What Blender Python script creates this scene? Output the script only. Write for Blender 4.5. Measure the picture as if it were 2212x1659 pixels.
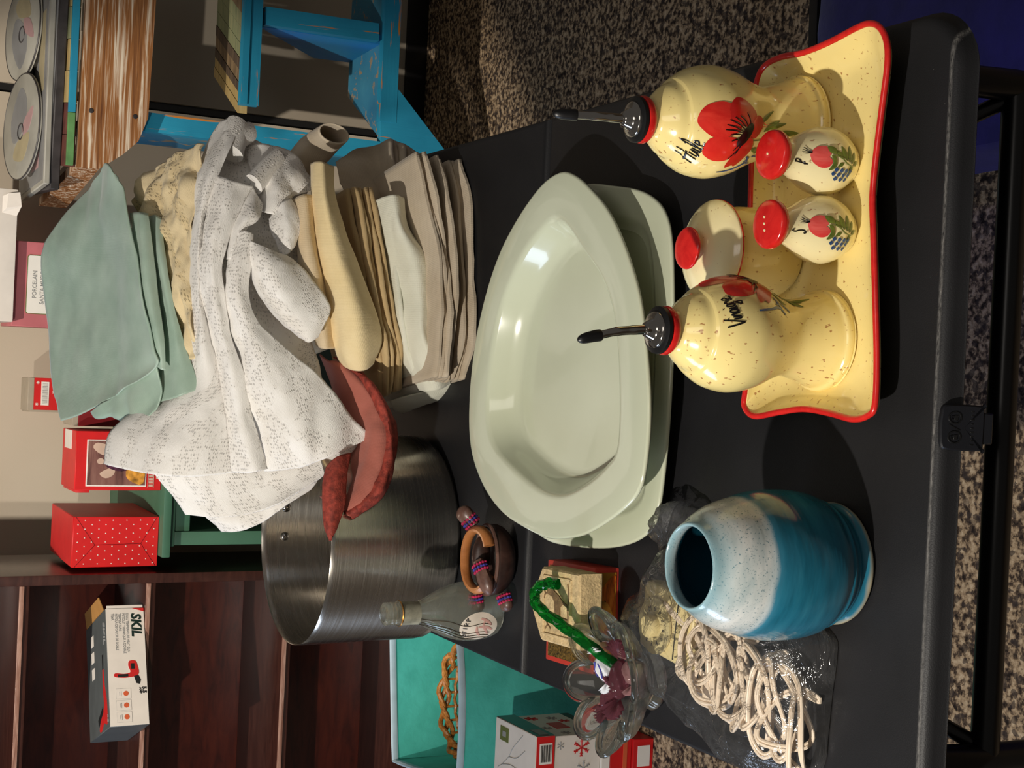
import bpy, bmesh, math, random
from mathutils import Vector, Matrix, noise

S = bpy.context.scene
for o in list(bpy.data.objects):
    bpy.data.objects.remove(o)
COL = S.collection
PI = math.pi
rnd = random.Random(7)
TOP = .73                                   # height of the table top

# ------------------------------------------------------------------ camera, world, lights, exposure
cam_data = bpy.data.cameras.new('camera')
cam_data.sensor_fit = 'HORIZONTAL'
cam_data.sensor_width = 36
cam_data.lens = 36 * 3125.6 / 2212
cam = bpy.data.objects.new('camera', cam_data)
COL.objects.link(cam)
# the photographer held the phone sideways: the picture's left is the room's up
cam.matrix_world = Matrix(((.04645057, .99889276, .00745609, .3298),
                           (-.45974515, .02800453, -.88760923, -.7677),
                           (-.88683524, .03780205, .46053693, 1.4743),
                           (0, 0, 0, 1)))
S.camera = cam

world = bpy.data.worlds.new('room_light')
S.world = world
world.use_nodes = True
world.node_tree.nodes['Background'].inputs['Color'].default_value = (1.0, .92, .84, 1)
world.node_tree.nodes['Background'].inputs['Strength'].default_value = .085


def lamp(name, kind, loc, aim, energy, color, size=.05, angle=60, blend=.4, sy=None):
    d = bpy.data.lights.new(name, kind)
    d.energy = energy
    d.color = color
    if kind == 'SPOT':
        d.spot_size = math.radians(angle)
        d.spot_blend = blend
        d.shadow_soft_size = size
    elif kind == 'POINT':
        d.shadow_soft_size = size
    else:
        d.size = size
        if sy:
            d.shape = 'RECTANGLE'
            d.size_y = sy
    o = bpy.data.objects.new(name, d)
    COL.objects.link(o)
    o.location = loc
    o.rotation_euler = (Vector(aim) - Vector(loc)).to_track_quat('-Z', 'Y').to_euler()
    return o


lamp('track_spot_table', 'SPOT', (-.50, -.35, 1.95), (.3, .5, .7), 92, (1, .93, .83), .018, 95, .35)
lamp('track_spot_wall', 'SPOT', (-.25, .55, 2.85), (.15, 2.5, .72), 250, (1, .91, .79), .02, 39, .25)
lamp('window_daylight', 'AREA', (-2.6, 1.0, 1.5), (.1, .9, .6), 30, (.62, .76, 1), .7, sy=1.6)
lamp('table_fill_light', 'AREA', (.5, -.75, 2.35), (.3, .5, .7), 3.5, (1, .93, .85), .5, sy=.9)  # added unseen fill, lifts the table but hardly reaches the wall
lamp('added_blue_spot', 'SPOT', (1.05, -.25, .7), (.67, .46, .05), 7, (.08, .08, 1), .05, 34, 1)  # added unseen spot that brightens the near corner of the navy cover

S.view_settings.view_transform = 'Standard'
S.view_settings.look = 'None'
S.view_settings.gamma = 1
S.view_settings.use_curve_mapping = False
S.view_settings.exposure = 0

# ------------------------------------------------------------------ materials


def lin(c):
    return tuple((v / 12.92 if v <= .04045 else ((v + .055) / 1.055) ** 2.4) for v in (x / 255 for x in c)) + (1,)


class NT:
    """small node-tree writer"""
    def __init__(self, name):
        self.m = bpy.data.materials.new(name)
        self.m.use_nodes = True
        self.t = self.m.node_tree
        self.b = self.t.nodes['Principled BSDF']
        self.out = self.t.nodes['Material Output']

    def n(self, kind, **kw):
        nd = self.t.nodes.new('ShaderNode' + kind)
        for k, v in kw.items():
            if k in nd.inputs.keys():
                i = nd.inputs[k]
                if hasattr(v, 'is_output'):
                    self.t.links.new(v, i)
                else:
                    i.default_value = v
            else:
                setattr(nd, k, v)
        return nd

    def link(self, a, b):
        self.t.links.new(a, b)

    def coord(self, kind='Object', scale=(1, 1, 1), rot=(0, 0, 0)):
        tc = self.n('TexCoord')
        mp = self.n('Mapping')
        mp.inputs['Scale'].default_value = scale
        mp.inputs['Rotation'].default_value = rot
        self.link(tc.outputs[kind], mp.inputs['Vector'])
        return mp.outputs['Vector']

    def noise(self, vec, scale, detail=3, rough=.5, dist=0):
        nd = self.n('TexNoise', Scale=scale, Detail=detail, Roughness=rough, Distortion=dist)
        if vec is not None:
            self.link(vec, nd.inputs['Vector'])
        return nd.outputs['Fac']

    def ramp(self, fac, stops, interp='LINEAR'):
        nd = self.n('ValToRGB')
        nd.color_ramp.interpolation = interp
        el = nd.color_ramp.elements
        while len(el) < len(stops):
            el.new(.5)
        for e, (p, c) in zip(el, stops):
            e.position = p
            e.color = c if len(c) == 4 else lin(c)
        self.link(fac, nd.inputs['Fac'])
        return nd.outputs['Color']

    def mix(self, fac, a, b, blend='MIX'):
        nd = self.n('Mix', data_type='RGBA', blend_type=blend)
        for v, i in ((fac, nd.inputs[0]), (a, nd.inputs[6]), (b, nd.inputs[7])):
            if hasattr(v, 'is_output'):
                self.link(v, i)
            else:
                i.default_value = v
        return nd.outputs[2]

    def math(self, op, a, b=0):
        nd = self.n('Math', operation=op)
        for v, i in ((a, nd.inputs[0]), (b, nd.inputs[1])):
            if hasattr(v, 'is_output'):
                self.link(v, i)
            else:
                i.default_value = v
        return nd.outputs[0]

    def bump(self, h, strength=.3, dist=.002):
        nd = self.n('Bump', Strength=strength, Distance=dist)
        self.link(h, nd.inputs['Height'])
        self.link(nd.outputs['Normal'], self.b.inputs['Normal'])

    def set(self, **kw):
        for k, v in kw.items():
            i = self.b.inputs[k.replace('_', ' ')]
            if hasattr(v, 'is_output'):
                self.link(v, i)
            else:
                i.default_value = v
        return self


BW = [(0, 0, 0, 1), (1, 1, 1, 1)]


def plain(name, c, rough=.5, metal=0, bump=None, coat=0, var=.06, nscale=30, spec=.5):
    t = NT(name)
    v = t.coord()
    f = t.noise(v, nscale, 4)
    a = lin(c)
    d = tuple(x * (1 - var * 2.2) for x in a[:3]) + (1,)
    l = tuple(min(1, x * (1 + var)) for x in a[:3]) + (1,)
    t.set(Base_Color=t.ramp(f, [(.3, d), (.7, l)]), Roughness=rough, Metallic=metal, Coat_Weight=coat, Specular_IOR_Level=spec)
    if bump:
        t.bump(t.noise(v, bump[0], 3), bump[1], .001)
    return t.m


def mat_carpet():
    t = NT('speckled_floor')
    v = t.coord()
    n1 = t.noise(v, 95, 3, .6)
    n2 = t.noise(v, 38, 2, .5)
    vo = t.n('TexVoronoi', Scale=120)
    t.link(v, vo.inputs['Vector'])
    f = t.math('ADD', t.math('MULTIPLY', n1, .75), t.math('MULTIPLY', n2, .25))
    c = t.ramp(f, [(.38, (38, 30, 26)), (.46, (86, 71, 58)), (.53, (164, 140, 111)), (.64, (198, 176, 146))])
    sep = t.n('SeparateColor')
    t.link(vo.outputs['Color'], sep.inputs[0])
    k = t.ramp(sep.outputs[0], [(.74, BW[0]), (.82, BW[1])])
    c = t.mix(t.math('MULTIPLY', k, .75), c, lin((58, 50, 48)))
    t.set(Base_Color=c, Roughness=.85, Specular_IOR_Level=.2)
    t.bump(n1, .5, .004)
    return t.m


def mat_table():
    t = NT('black_plastic')
    v = t.coord()
    sp = t.noise(v, 420, 2, .5)
    dust = t.ramp(sp, [(.775, BW[0]), (.80, BW[1])])
    big = t.noise(v, 9, 3)
    dust = t.math('MULTIPLY', dust, t.ramp(big, [(.45, BW[0]), (.6, BW[1])]))
    # scuffed white line along the near upper edge
    sx = t.n('SeparateXYZ')
    t.link(v, sx.inputs[0])
    d = t.math('ABSOLUTE', t.math('SUBTRACT', sx.outputs[1], .0105))
    line = t.ramp(t.math('MULTIPLY', d, 420), [(.1, BW[1]), (.8, BW[0])])
    top = t.ramp(t.math('MULTIPLY', sx.outputs[2], 10), [(.0, BW[0]), (.01, BW[1])])
    rag = t.ramp(t.noise(t.coord('Object', (.25, 1, 1)), 700, 3, .7), [(.3, BW[0]), (.75, BW[1])])
    wear = t.math('MULTIPLY', t.math('MULTIPLY', line, rag), .34)
    m = t.math('MAXIMUM', t.math('MULTIPLY', dust, .5), wear)
    base = t.ramp(big, [(.3, (23, 23, 25)), (.7, (31, 31, 33))])
    t.set(Base_Color=t.mix(m, base, lin((200, 196, 190))), Roughness=.5, Specular_IOR_Level=.35)
    t.bump(t.noise(v, 900, 2), .25, .0006)
    return t.m


def mat_glaze(name, base, speck, dens=.66, rough=.16, scale=330):
    t = NT(name)
    v = t.coord('Object', (1, 1, .6))
    s1 = t.noise(v, scale, 2, .4)
    big = t.noise(v, 26, 3)
    k = t.ramp(t.math('ADD', s1, t.math('MULTIPLY', t.math('SUBTRACT', big, .5), .12)), [(dens, BW[0]), (dens + .06, BW[1])])
    a = lin(base)
    c = t.mix(big, tuple(x * .93 for x in a[:3]) + (1,), tuple(min(1, x * 1.05) for x in a[:3]) + (1,))
    t.set(Base_Color=t.mix(t.math('MULTIPLY', k, .75), c, lin(speck)), Roughness=rough, Coat_Weight=.35, Coat_Roughness=.06)
    t.bump(t.noise(v, 60, 2), .06, .001)
    return t.m


def mat_brush(name, c1, c2, rough=.28, scale=60):
    t = NT(name)
    v = t.coord('Object', (1, 1, .25))
    f = t.noise(v, scale, 4, .6, 1.2)
    t.set(Base_Color=t.ramp(f, [(.3, c1), (.7, c2)]), Roughness=rough, Coat_Weight=.3, Coat_Roughness=.08)
    return t.m


def mat_vase():
    t = NT('teal_pottery_glaze')
    v = t.coord()
    sx = t.n('SeparateXYZ')
    t.link(v, sx.inputs[0])
    wob = t.noise(t.coord('Object', (1, 1, .01)), 16, 2)
    h = t.math('ADD', sx.outputs[2], t.math('MULTIPLY', t.math('SUBTRACT', wob, .5), .012))
    n1 = t.noise(v, 620, 2, .6)
    n2 = t.noise(t.coord('Object', (1, 1, 5)), 20, 4)
    n3 = t.noise(t.coord('Object', (1, 1, 3)), 34, 3)
    teal = t.ramp(n2, [(.25, (18, 78, 98)), (.5, (30, 104, 128)), (.78, (46, 122, 144))])
    pale = t.mix(t.ramp(n1, [(.60, BW[0]), (.68, BW[1])]), t.ramp(n3, [(.3, (166, 178, 178)), (.65, (204, 206, 202))]), lin((112, 134, 140)))
    k = t.ramp(h, [(.0940, BW[0]), (.0946, BW[1])])
    c = t.mix(k, teal, pale)
    edge = t.ramp(h, [(.0925, BW[0]), (.0946, BW[1]), (.1000, BW[0])])
    c = t.mix(t.math('MULTIPLY', edge, .45), c, lin((84, 152, 178)))
    lip = t.ramp(t.math('ADD', h, t.math('MULTIPLY', n3, .01)), [(.126, BW[0]), (.142, BW[1])])
    c = t.mix(t.math('MULTIPLY', lip, .75), c, lin((104, 156, 170)))
    foot = t.ramp(h, [(.0045, BW[1]), (.0075, BW[0])])
    c = t.mix(foot, c, lin((196, 184, 152)))
    t.set(Base_Color=c, Roughness=.2, Coat_Weight=.4, Coat_Roughness=.05)
    t.bump(t.noise(t.coord('Object', (.2, .2, 1)), 130, 2), .25, .0015)
    return t.m


def mat_steel(name, c=(150, 146, 140), rough=.24, aniso=True):
    t = NT(name)
    v = t.coord('Object', (18, 18, 18) if not aniso else (2, 2, 260))
    f = t.noise(v, 3, 4, .6)
    t.set(Base_Color=lin(c), Metallic=1, Roughness=t.ramp(f, [(.3, (rough * .85,) * 3 + (1,)), (.7, (rough * 1.2,) * 3 + (1,))]))
    if aniso:
        t.set(Anisotropic=.8, Anisotropic_Rotation=.25)
        tg = t.n('Tangent', direction_type='RADIAL', axis='Z')
        t.link(tg.outputs[0], t.b.inputs['Tangent'])
    return t.m


def mat_glass(name, c=(244, 248, 246), rough=.02, ior=1.45, clear=.45, haze=0, hc=(210, 208, 193)):
    t = NT(name)
    t.set(Base_Color=lin(c), Roughness=rough, Transmission_Weight=1, IOR=ior)
    t.bump(t.noise(t.coord(), 45, 2), .15, .002)
    tr = t.n('BsdfTransparent', Color=lin(c))
    mx = t.n('MixShader')
    mx.inputs[0].default_value = clear
    t.link(t.b.outputs[0], mx.inputs[1])
    t.link(tr.outputs[0], mx.inputs[2])
    df = t.n('BsdfTranslucent', Color=lin(hc))
    d2 = t.n('BsdfDiffuse', Color=lin(hc))
    m3 = t.n('MixShader')
    t.link(df.outputs[0], m3.inputs[1])
    t.link(d2.outputs[0], m3.inputs[2])
    m2 = t.n('MixShader')
    m2.inputs[0].default_value = haze  # diffuse share lightens the glass in place of bright refractions
    t.link(mx.outputs[0], m2.inputs[1])
    t.link(m3.outputs[0], m2.inputs[2])
    t.link(m2.outputs[0], t.out.inputs['Surface'])
    return t.m


def mat_film(name, tint=(230, 232, 235), haze=.1):
    t = NT(name)
    tr = t.n('BsdfTransparent')
    gl = t.n('BsdfGlossy', Roughness=.12)
    df = t.n('BsdfDiffuse', Color=lin(tint))
    fr = t.n('Fresnel', IOR=1.5)
    v = t.coord()
    w = t.noise(v, 40, 4, .6, 1.0)
    bp = t.n('Bump', Strength=.9, Distance=.006)
    t.link(w, bp.inputs['Height'])
    t.link(bp.outputs['Normal'], gl.inputs['Normal'])
    t.link(bp.outputs['Normal'], fr.inputs['Normal'])
    m1 = t.n('MixShader')
    t.link(t.math('ADD', t.math('MULTIPLY', fr.outputs[0], .9), .02), m1.inputs[0])
    t.link(tr.outputs[0], m1.inputs[1])
    t.link(gl.outputs[0], m1.inputs[2])
    m2 = t.n('MixShader')
    t.link(t.math('MULTIPLY', t.ramp(w, [(.4, (.4, .4, .4, 1)), (.75, BW[1])]), haze), m2.inputs[0])
    t.link(m1.outputs[0], m2.inputs[1])
    t.link(df.outputs[0], m2.inputs[2])
    t.link(m2.outputs[0], t.out.inputs['Surface'])
    return t.m


def mat_cloth(name, c, c2=None, rough=.85, weave=900, sheen=.2, wb=.18, spec=.2):
    t = NT(name)
    v = t.coord('UV')
    o = t.coord()
    w1 = t.n('TexWave', Scale=weave / 6.28, wave_type='BANDS', bands_direction='X', Distortion=1)
    w2 = t.n('TexWave', Scale=weave / 6.28, wave_type='BANDS', bands_direction='Y', Distortion=1)
    t.link(v, w1.inputs['Vector'])
    t.link(v, w2.inputs['Vector'])
    h = t.math('ADD', w1.outputs['Fac'], w2.outputs['Fac'])
    f = t.noise(o, 22, 4)
    a = lin(c)
    b = lin(c2) if c2 else tuple(x * .9 for x in a[:3]) + (1,)
    t.set(Base_Color=t.ramp(f, [(.3, b), (.68, a)]), Roughness=rough, Sheen_Weight=sheen, Specular_IOR_Level=spec)
    cr = t.noise(o, 55, 4, .55, .6)
    t.bump(t.math('ADD', t.math('MULTIPLY', h, .12), cr), wb, .004)
    return t.m


def mat_lace(name, c, c2, open_=.5, cell=300, clear=.5):
    t = NT(name)
    v = t.coord('UV')
    pat = t.noise(v, 34, 3, .6, 1.2)
    stripe = t.n('TexWave', Scale=7, wave_type='BANDS', bands_direction='Y', Distortion=2.5)
    t.link(v, stripe.inputs['Vector'])
    zone = t.ramp(t.math('ADD', t.math('MULTIPLY', pat, .8), t.math('MULTIPLY', stripe.outputs['Fac'], .2)), [(open_, BW[0]), (open_ + .06, BW[1])])
    vo = t.n('TexVoronoi', Scale=cell, Randomness=.45)
    t.link(t.coord('UV', (.72, 1.25, 1)), vo.inputs['Vector'])
    gate = t.ramp(t.noise(v, 120, 1), [(.34, BW[0]), (.42, BW[1])])
    hole = t.ramp(vo.outputs['Distance'], [(.26, BW[1]), (.38, BW[0])])
    hole = t.math('MULTIPLY', t.math('MULTIPLY', hole, zone), gate)
    th = t.noise(t.coord('UV', (260, 1300, 1)), 1, 3, .6)
    t.set(Base_Color=t.mix(t.math('MULTIPLY', zone, .5), lin(c), lin(c2)), Roughness=.9, Sheen_Weight=.2, Specular_IOR_Level=.15)
    t.bump(t.math('SUBTRACT', t.math('MULTIPLY', th, .7), t.math('MULTIPLY', hole, 1.0)), .5, .002)
    tr = t.n('BsdfTransparent')
    mx = t.n('MixShader')
    t.link(t.math('MULTIPLY', hole, clear), mx.inputs[0])
    t.link(t.b.outputs[0], mx.inputs[1])
    t.link(tr.outputs[0], mx.inputs[2])
    t.link(mx.outputs[0], t.out.inputs['Surface'])
    return t.m


def mat_wood(name, c1, c2, c3, axis=(1, 12, 12), rough=.45, scale=6, coat=.1, bump=.1):
    t = NT(name)
    v = t.coord('Object', axis)
    f = t.noise(v, scale, 5, .62, .8)
    t.set(Base_Color=t.ramp(f, [(.3, c1), (.5, c2), (.7, c3)]), Roughness=rough, Coat_Weight=coat, Coat_Roughness=.2)
    t.bump(f, bump, .002)
    return t.m


def mat_worn(name, paint, paint2, under, axis=(1, 14, 14), scale=5, thr=.61):
    t = NT(name)
    v = t.coord('Object', axis)
    f = t.noise(v, scale, 5, .6, .4)
    g = t.noise(t.coord(), 7, 4)
    c = t.ramp(g, [(.3, paint2), (.7, paint)])
    k = t.ramp(f, [(thr, BW[0]), (thr + .03, BW[1])])
    t.set(Base_Color=t.mix(k, c, lin(under)), Roughness=.6, Specular_IOR_Level=.3)
    t.bump(f, .25, .002)
    return t.m


def mat_wall():
    t = NT('cream_wall_paint')
    v = t.coord()
    t.set(Base_Color=t.ramp(t.noise(v, 3, 3), [(.3, (190, 177, 158)), (.7, (200, 188, 170))]), Roughness=.8, Specular_IOR_Level=.2)
    t.bump(t.noise(v, 260, 2), .12, .001)
    return t.m


M = {}
M['carpet'] = mat_carpet()
M['wall'] = mat_wall()
M['table'] = mat_table()
M['black'] = plain('black_trim', (16, 15, 16), .5)
M['dark_gap'] = plain('dark_gap', (10, 9, 9), .8)
M['black_metal'] = plain('black_enamel', (13, 13, 14), .3, spec=.5)
M['black_rubber'] = plain('black_rubber', (15, 15, 16), .38)
M['latch'] = plain('latch_plastic', (20, 21, 26), .35, bump=(400, .1))
M['yellow'] = mat_glaze('yellow_speckled_glaze', (243, 222, 148), (150, 74, 28), .67)
M['pale_yellow'] = mat_glaze('pale_yellow_speckled_glaze', (240, 228, 178), (150, 84, 40), .7)
M['red_glaze'] = mat_brush('red_glaze', (196, 26, 26), (222, 44, 38), .2)
M['poppy'] = mat_brush('poppy_paint', (204, 26, 22), (232, 62, 46), .25)
M['poppy_dark'] = mat_brush('dark_poppy_paint', (176, 22, 20), (212, 40, 32), .25)
M['rose'] = mat_brush('rose_paint', (206, 48, 48), (226, 100, 92), .25)
M['ink'] = plain('black_glaze_paint', (14, 12, 12), .25)
M['leaf'] = mat_brush('green_paint', (62, 84, 28), (118, 130, 52), .25)
M['blue_paint'] = mat_brush('blue_paint', (22, 52, 96), (44, 84, 136), .25)
M['chrome'] = mat_steel('polished_steel', (190, 186, 180), .12, False)
M['steel'] = mat_steel('brushed_steel', (206, 200, 190), .25)
M['celadon'] = plain('pale_green_glaze', (202, 207, 182), .16, coat=.5, var=.02, nscale=8)
M['vase'] = mat_vase()
M['vase_in'] = plain('teal_inside_glaze', (16, 74, 92), .25, coat=.3)
M['glass'] = mat_glass('clear_glass', clear=.2, haze=.05)
M['glass_bottle'] = mat_glass('bottle_glass', (250, 252, 246), .02, 1.45, .3, .13)
M['glass_rim'] = mat_glass('thick_clear_glass', (248, 252, 250), .01, 1.5, 0)
M['card_beige'] = plain('beige_card', (168, 156, 138), .6)
M['glass_green'] = mat_glass('green_glass', (20, 170, 70), .03, 1.45, .2, .12, (16, 130, 56))
M['glass_purple'] = mat_glass('amethyst_glass', (206, 150, 164), .04, 1.45, .3, .35, (150, 92, 104))
M['glass_white'] = plain('white_glass', (222, 226, 232), .1, coat=.5)
M['glass_rose'] = mat_glass('rose_glass', (230, 190, 190), .04, 1.45, .3, .35, (222, 176, 176))
M['film'] = mat_film('clear_plastic_film', haze=.05)
M['almond'] = plain('almond_plastic', (226, 208, 150), .35, var=.02)
M['dial_face'] = plain('dial_face', (206, 192, 142), .25, coat=.3, var=.02)
M['cord'] = plain('ivory_cord', (232, 214, 190), .4, var=.03)
M['sage'] = mat_cloth('sage_satin', (184, 206, 190), (158, 184, 167), .38, 1500, .3, .14, .5)
M['cream_lace'] = mat_lace('cream_lace', (240, 220, 178), (218, 194, 146), .5, 260)
M['white_lace'] = mat_lace('white_lace', (250, 247, 242), (241, 236, 229), .47, 330, .38)
M['white_lace_solid'] = mat_cloth('white_lace_lining', (206, 198, 188), None, .9, 700, .1, .3)
M['ecru'] = mat_cloth('ecru_linen', (226, 206, 172), (214, 192, 156))
M['cream_linen'] = mat_cloth('cream_linen', (244, 224, 178), (236, 214, 164), weave=1100)
M['tan'] = mat_cloth('tan_linen', (204, 178, 132), (186, 158, 112))
M['white_linen'] = mat_cloth('white_linen', (232, 232, 216), (220, 220, 202))
M['grey_linen'] = mat_cloth('oatmeal_linen', (206, 192, 170), (190, 174, 150))
M['velvet_in'] = mat_cloth('dusty_pink_lining', (186, 112, 98), (170, 98, 84), .7, 1200)
M['velvet'] = plain('rust_pink_velvet', (158, 62, 48), .8, bump=(500, .6), var=.25, nscale=160)
M['dark_wood'] = mat_wood('dark_carved_wood', (34, 22, 18), (52, 34, 28), (74, 50, 42), (4, 4, 4), .38, 10)
M['mid_wood'] = mat_wood('carved_wood_worn', (70, 48, 42), (96, 68, 58), (116, 86, 74), (4, 4, 4), .4, 14)
M['tan_wood'] = mat_wood('honey_wood', (150, 92, 48), (176, 112, 62), (190, 130, 80), (4, 4, 4), .35, 8)
M['bead_pink'] = plain('pink_beads', (206, 50, 96), .3, var=.3, nscale=300)
M['bead_blue'] = plain('blue_beads', (70, 70, 160), .3, var=.3, nscale=300)
M['sandstone'] = plain('carved_sandstone', (206, 180, 134), .85, bump=(420, .8), var=.14, nscale=160)
M['stone_dark'] = plain('carved_relief_stain', (122, 96, 62), .85, bump=(420, .8), var=.2, nscale=160)
M['gold_glitter'] = plain('gold_glitter_paper', (132, 104, 48), .4, .5, bump=(900, .9), var=.5, nscale=500)
M['red_paper'] = plain('red_paper', (184, 56, 44), .45)
M['horse'] = mat_wood('chestnut_print', (90, 40, 16), (190, 92, 24), (226, 140, 46), (2, 9, 9), .3, 22, .3, .02)
M['amber_print'] = plain('amber_print', (160, 110, 34), .35)
M['cherry'] = mat_wood('cherry_veneer', (62, 20, 12), (84, 30, 18), (98, 38, 22), (3, 3, 14), .34, 4, .2, .02)
M['cherry_dark'] = mat_wood('dark_cherry_veneer', (44, 22, 18), (58, 31, 25), (70, 40, 32), (3, 14, 14), .34, 4, .25, .02)
M['edge_glint'] = mat_wood('glint_shelf_edge', (110, 72, 58), (150, 112, 96), (186, 152, 136), (2, 20, 20), .35, 6, .2, .02)
M['green_paint'] = plain('green_painted_wood', (62, 104, 80), .55, var=.08, nscale=12)
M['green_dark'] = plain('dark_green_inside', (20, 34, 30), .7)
M['red_box'] = plain('red_card', (206, 26, 28), .45, var=.04)
M['red_box_pale'] = plain('red_card_lid', (206, 40, 42), .45, var=.04)
M['red_shade_seam'] = plain('shade_seam_red_card', (120, 10, 20), .5)
M['pink_box'] = plain('pink_marbled_card', (190, 106, 112), .5, var=.1, nscale=14)
M['white_card'] = plain('white_card', (226, 218, 208), .55, var=.03)
M['print_white'] = plain('white_print', (232, 228, 220), .5, var=.02)
M['print_grey'] = plain('grey_print', (150, 150, 148), .5, var=.04)
M['print_dark'] = plain('dark_print', (30, 30, 30), .5)
M['print_green'] = plain('dark_green_print', (26, 46, 40), .5)
M['print_olive'] = plain('olive_print', (104, 112, 62), .5)
M['print_red'] = plain('red_print', (198, 36, 34), .5)
M['print_orange'] = plain('orange_print', (210, 96, 56), .5)
M['slate_card'] = plain('slate_grey_card', (84, 88, 88), .5)
M['cardboard'] = plain('brown_cardboard', (172, 124, 66), .7)
M['picture'] = mat_wood('painting_print', (74, 46, 44), (128, 88, 80), (150, 112, 100), (1, 6, 6), .35, 9, .3, 0)
M['picture_glow'] = plain('golden_fire_print', (214, 150, 60), .4, var=.4, nscale=60)
M['skin_print'] = plain('pale_wing_print', (206, 176, 156), .4)
M['robe_print'] = plain('blue_red_print', (84, 44, 66), .4, var=.5, nscale=120)
M['teal_fabric'] = mat_cloth('teal_fabric', (84, 196, 182), (70, 178, 164), weave=700)
M['teal_trim'] = plain('pale_binding', (176, 198, 208), .6)
M['wicker'] = mat_wood('wicker', (132, 78, 30), (176, 112, 48), (206, 146, 74), (10, 10, 10), .4, 12)
M['blue_worn'] = mat_worn('worn_blue_paint', (40, 146, 178), (30, 122, 154), (190, 120, 50))
M['blue_worn_v'] = mat_worn('worn_blue_paint_upright', (40, 146, 178), (30, 122, 154), (190, 120, 50), (14, 14, 1))
M['blue_pale'] = mat_worn('faded_blue_paint', (66, 138, 166), (44, 112, 150), (150, 134, 112), (4, 4, 2), 9, .58)
M['blue_bright'] = mat_worn('bright_blue_paint', (38, 118, 190), (34, 132, 172), (160, 120, 70), (14, 14, 1), 5, .66)
M['plank_brown'] = mat_wood('weathered_brown_plank', (86, 70, 52), (124, 102, 74), (146, 124, 92), (2, 14, 14), .7, 6, 0, .3)
M['plank_green'] = mat_wood('weathered_green_plank', (104, 112, 82), (132, 136, 100), (150, 146, 108), (2, 14, 14), .7, 6, 0, .3)
M['plank_tan'] = mat_wood('weathered_tan_plank', (150, 124, 76), (176, 150, 96), (186, 164, 112), (2, 14, 14), .7, 6, 0, .3)
M['plank_dark'] = mat_wood('weathered_dark_plank', (62, 50, 40), (84, 68, 54), (104, 88, 68), (2, 14, 14), .7, 6, 0, .3)
M['plank_red'] = plain('faded_red_plank', (104, 56, 46), .7, var=.2)
M['plank_grass'] = plain('faded_green_edge', (92, 140, 82), .7, var=.15)
M['driftwood'] = mat_wood('weathered_brown_white_board', (92, 50, 20), (150, 98, 50), (236, 226, 204), (.8, 24, 24), .65, 5, 0, .35)
M['art_grey'] = plain('grey_painted_plaque', (164, 161, 150), .5, var=.16, nscale=9)
M['art_edge'] = plain('dark_frame_edge', (58, 54, 54), .45, var=.2)
M['art_slate'] = plain('slate_painted_patch', (132, 132, 132), .5, var=.12, nscale=14)
M['art_pink'] = plain('dusty_pink_patch', (176, 140, 140), .5)
M['art_sand'] = plain('sand_patch', (164, 152, 120), .5)
M['blue_cloth'] = mat_cloth('navy_blue_cloth', (40, 34, 104), (30, 26, 84), weave=500)
M['label'] = plain('paper_label', (224, 212, 196), .5, var=.06, nscale=60)
M['label_pink'] = plain('label_pink_print', (206, 160, 148), .5)
M['wire'] = plain('thin_dark_wire', (82, 74, 60), .35, .8)
M['brass'] = plain('brass_ring', (186, 130, 60), .3, .9)
M['torn_paper'] = plain('torn_grey_paper', (150, 148, 130), .6, var=.25, nscale=80)

# ------------------------------------------------------------------ geometry helpers


def tag(o, label=None, cat=None, group=None, kind=None):
    for k, v in (('label', label), ('category', cat), ('group', group), ('kind', kind)):
        if v:
            o[k] = v
    return o


def thing(name, label, cat, loc=(0, 0, 0), rz=0, group=None):
    o = bpy.data.objects.new(name, None)
    o.empty_display_size = .05
    COL.objects.link(o)
    o.location = loc
    o.rotation_euler = (0, 0, rz)
    return tag(o, label, cat, group)


def obj(name, verts, faces, mat, parent=None, smooth=True, loc=(0, 0, 0), rot=(0, 0, 0), uvs=None, angle=40):
    me = bpy.data.meshes.new(name)
    me.from_pydata([tuple(v) for v in verts], [], faces)
    bm = bmesh.new()
    bm.from_mesh(me)
    bmesh.ops.recalc_face_normals(bm, faces=bm.faces[:])
    bm.to_mesh(me)
    bm.free()
    if uvs:
        lay = me.uv_layers.new(name='UVMap')
        for lp in me.loops:
            lay.data[lp.index].uv = uvs[lp.vertex_index]
    if smooth:
        me.shade_smooth()
        me.set_sharp_from_angle(angle=math.radians(angle))
    me.materials.append(M[mat] if isinstance(mat, str) else mat)
    o = bpy.data.objects.new(name, me)
    COL.objects.link(o)
    o.location = loc
    o.rotation_euler = rot
    if parent:
        o.parent = parent
    return o


class MB:
    """collects several shapes into one mesh"""
    def __init__(s):
        s.v, s.f = [], []

    def add(s, vf, mat4=None):
        v, f = vf
        n = len(s.v)
        s.v += [tuple(mat4 @ Vector(p)) if mat4 else tuple(p) for p in v]
        s.f += [tuple(i + n for i in q) for q in f]
        return s

    def build(s, name, mat, parent=None, **kw):
        return obj(name, s.v, s.f, mat, parent, **kw)


def lathe(prof, n=56, ox=0, oy=0, sx=1, sy=1):
    v, f, rings = [], [], []
    for r, h in prof:
        if r < 1e-6:
            rings.append([len(v)])
            v.append((ox, oy, h))
        else:
            rings.append(list(range(len(v), len(v) + n)))
            v += [(ox + sx * r * math.cos(2 * PI * i / n), oy + sy * r * math.sin(2 * PI * i / n), h) for i in range(n)]
    for a, b in zip(rings, rings[1:]):
        for i in range(n):
            j = (i + 1) % n
            if len(a) == 1 and len(b) == 1:
                continue
            if len(a) == 1:
                f.append((a[0], b[i], b[j]))
            elif len(b) == 1:
                f.append((a[i], b[0], a[j]))
            else:
                f.append((a[i], b[i], b[j], a[j]))
    return v, f


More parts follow.
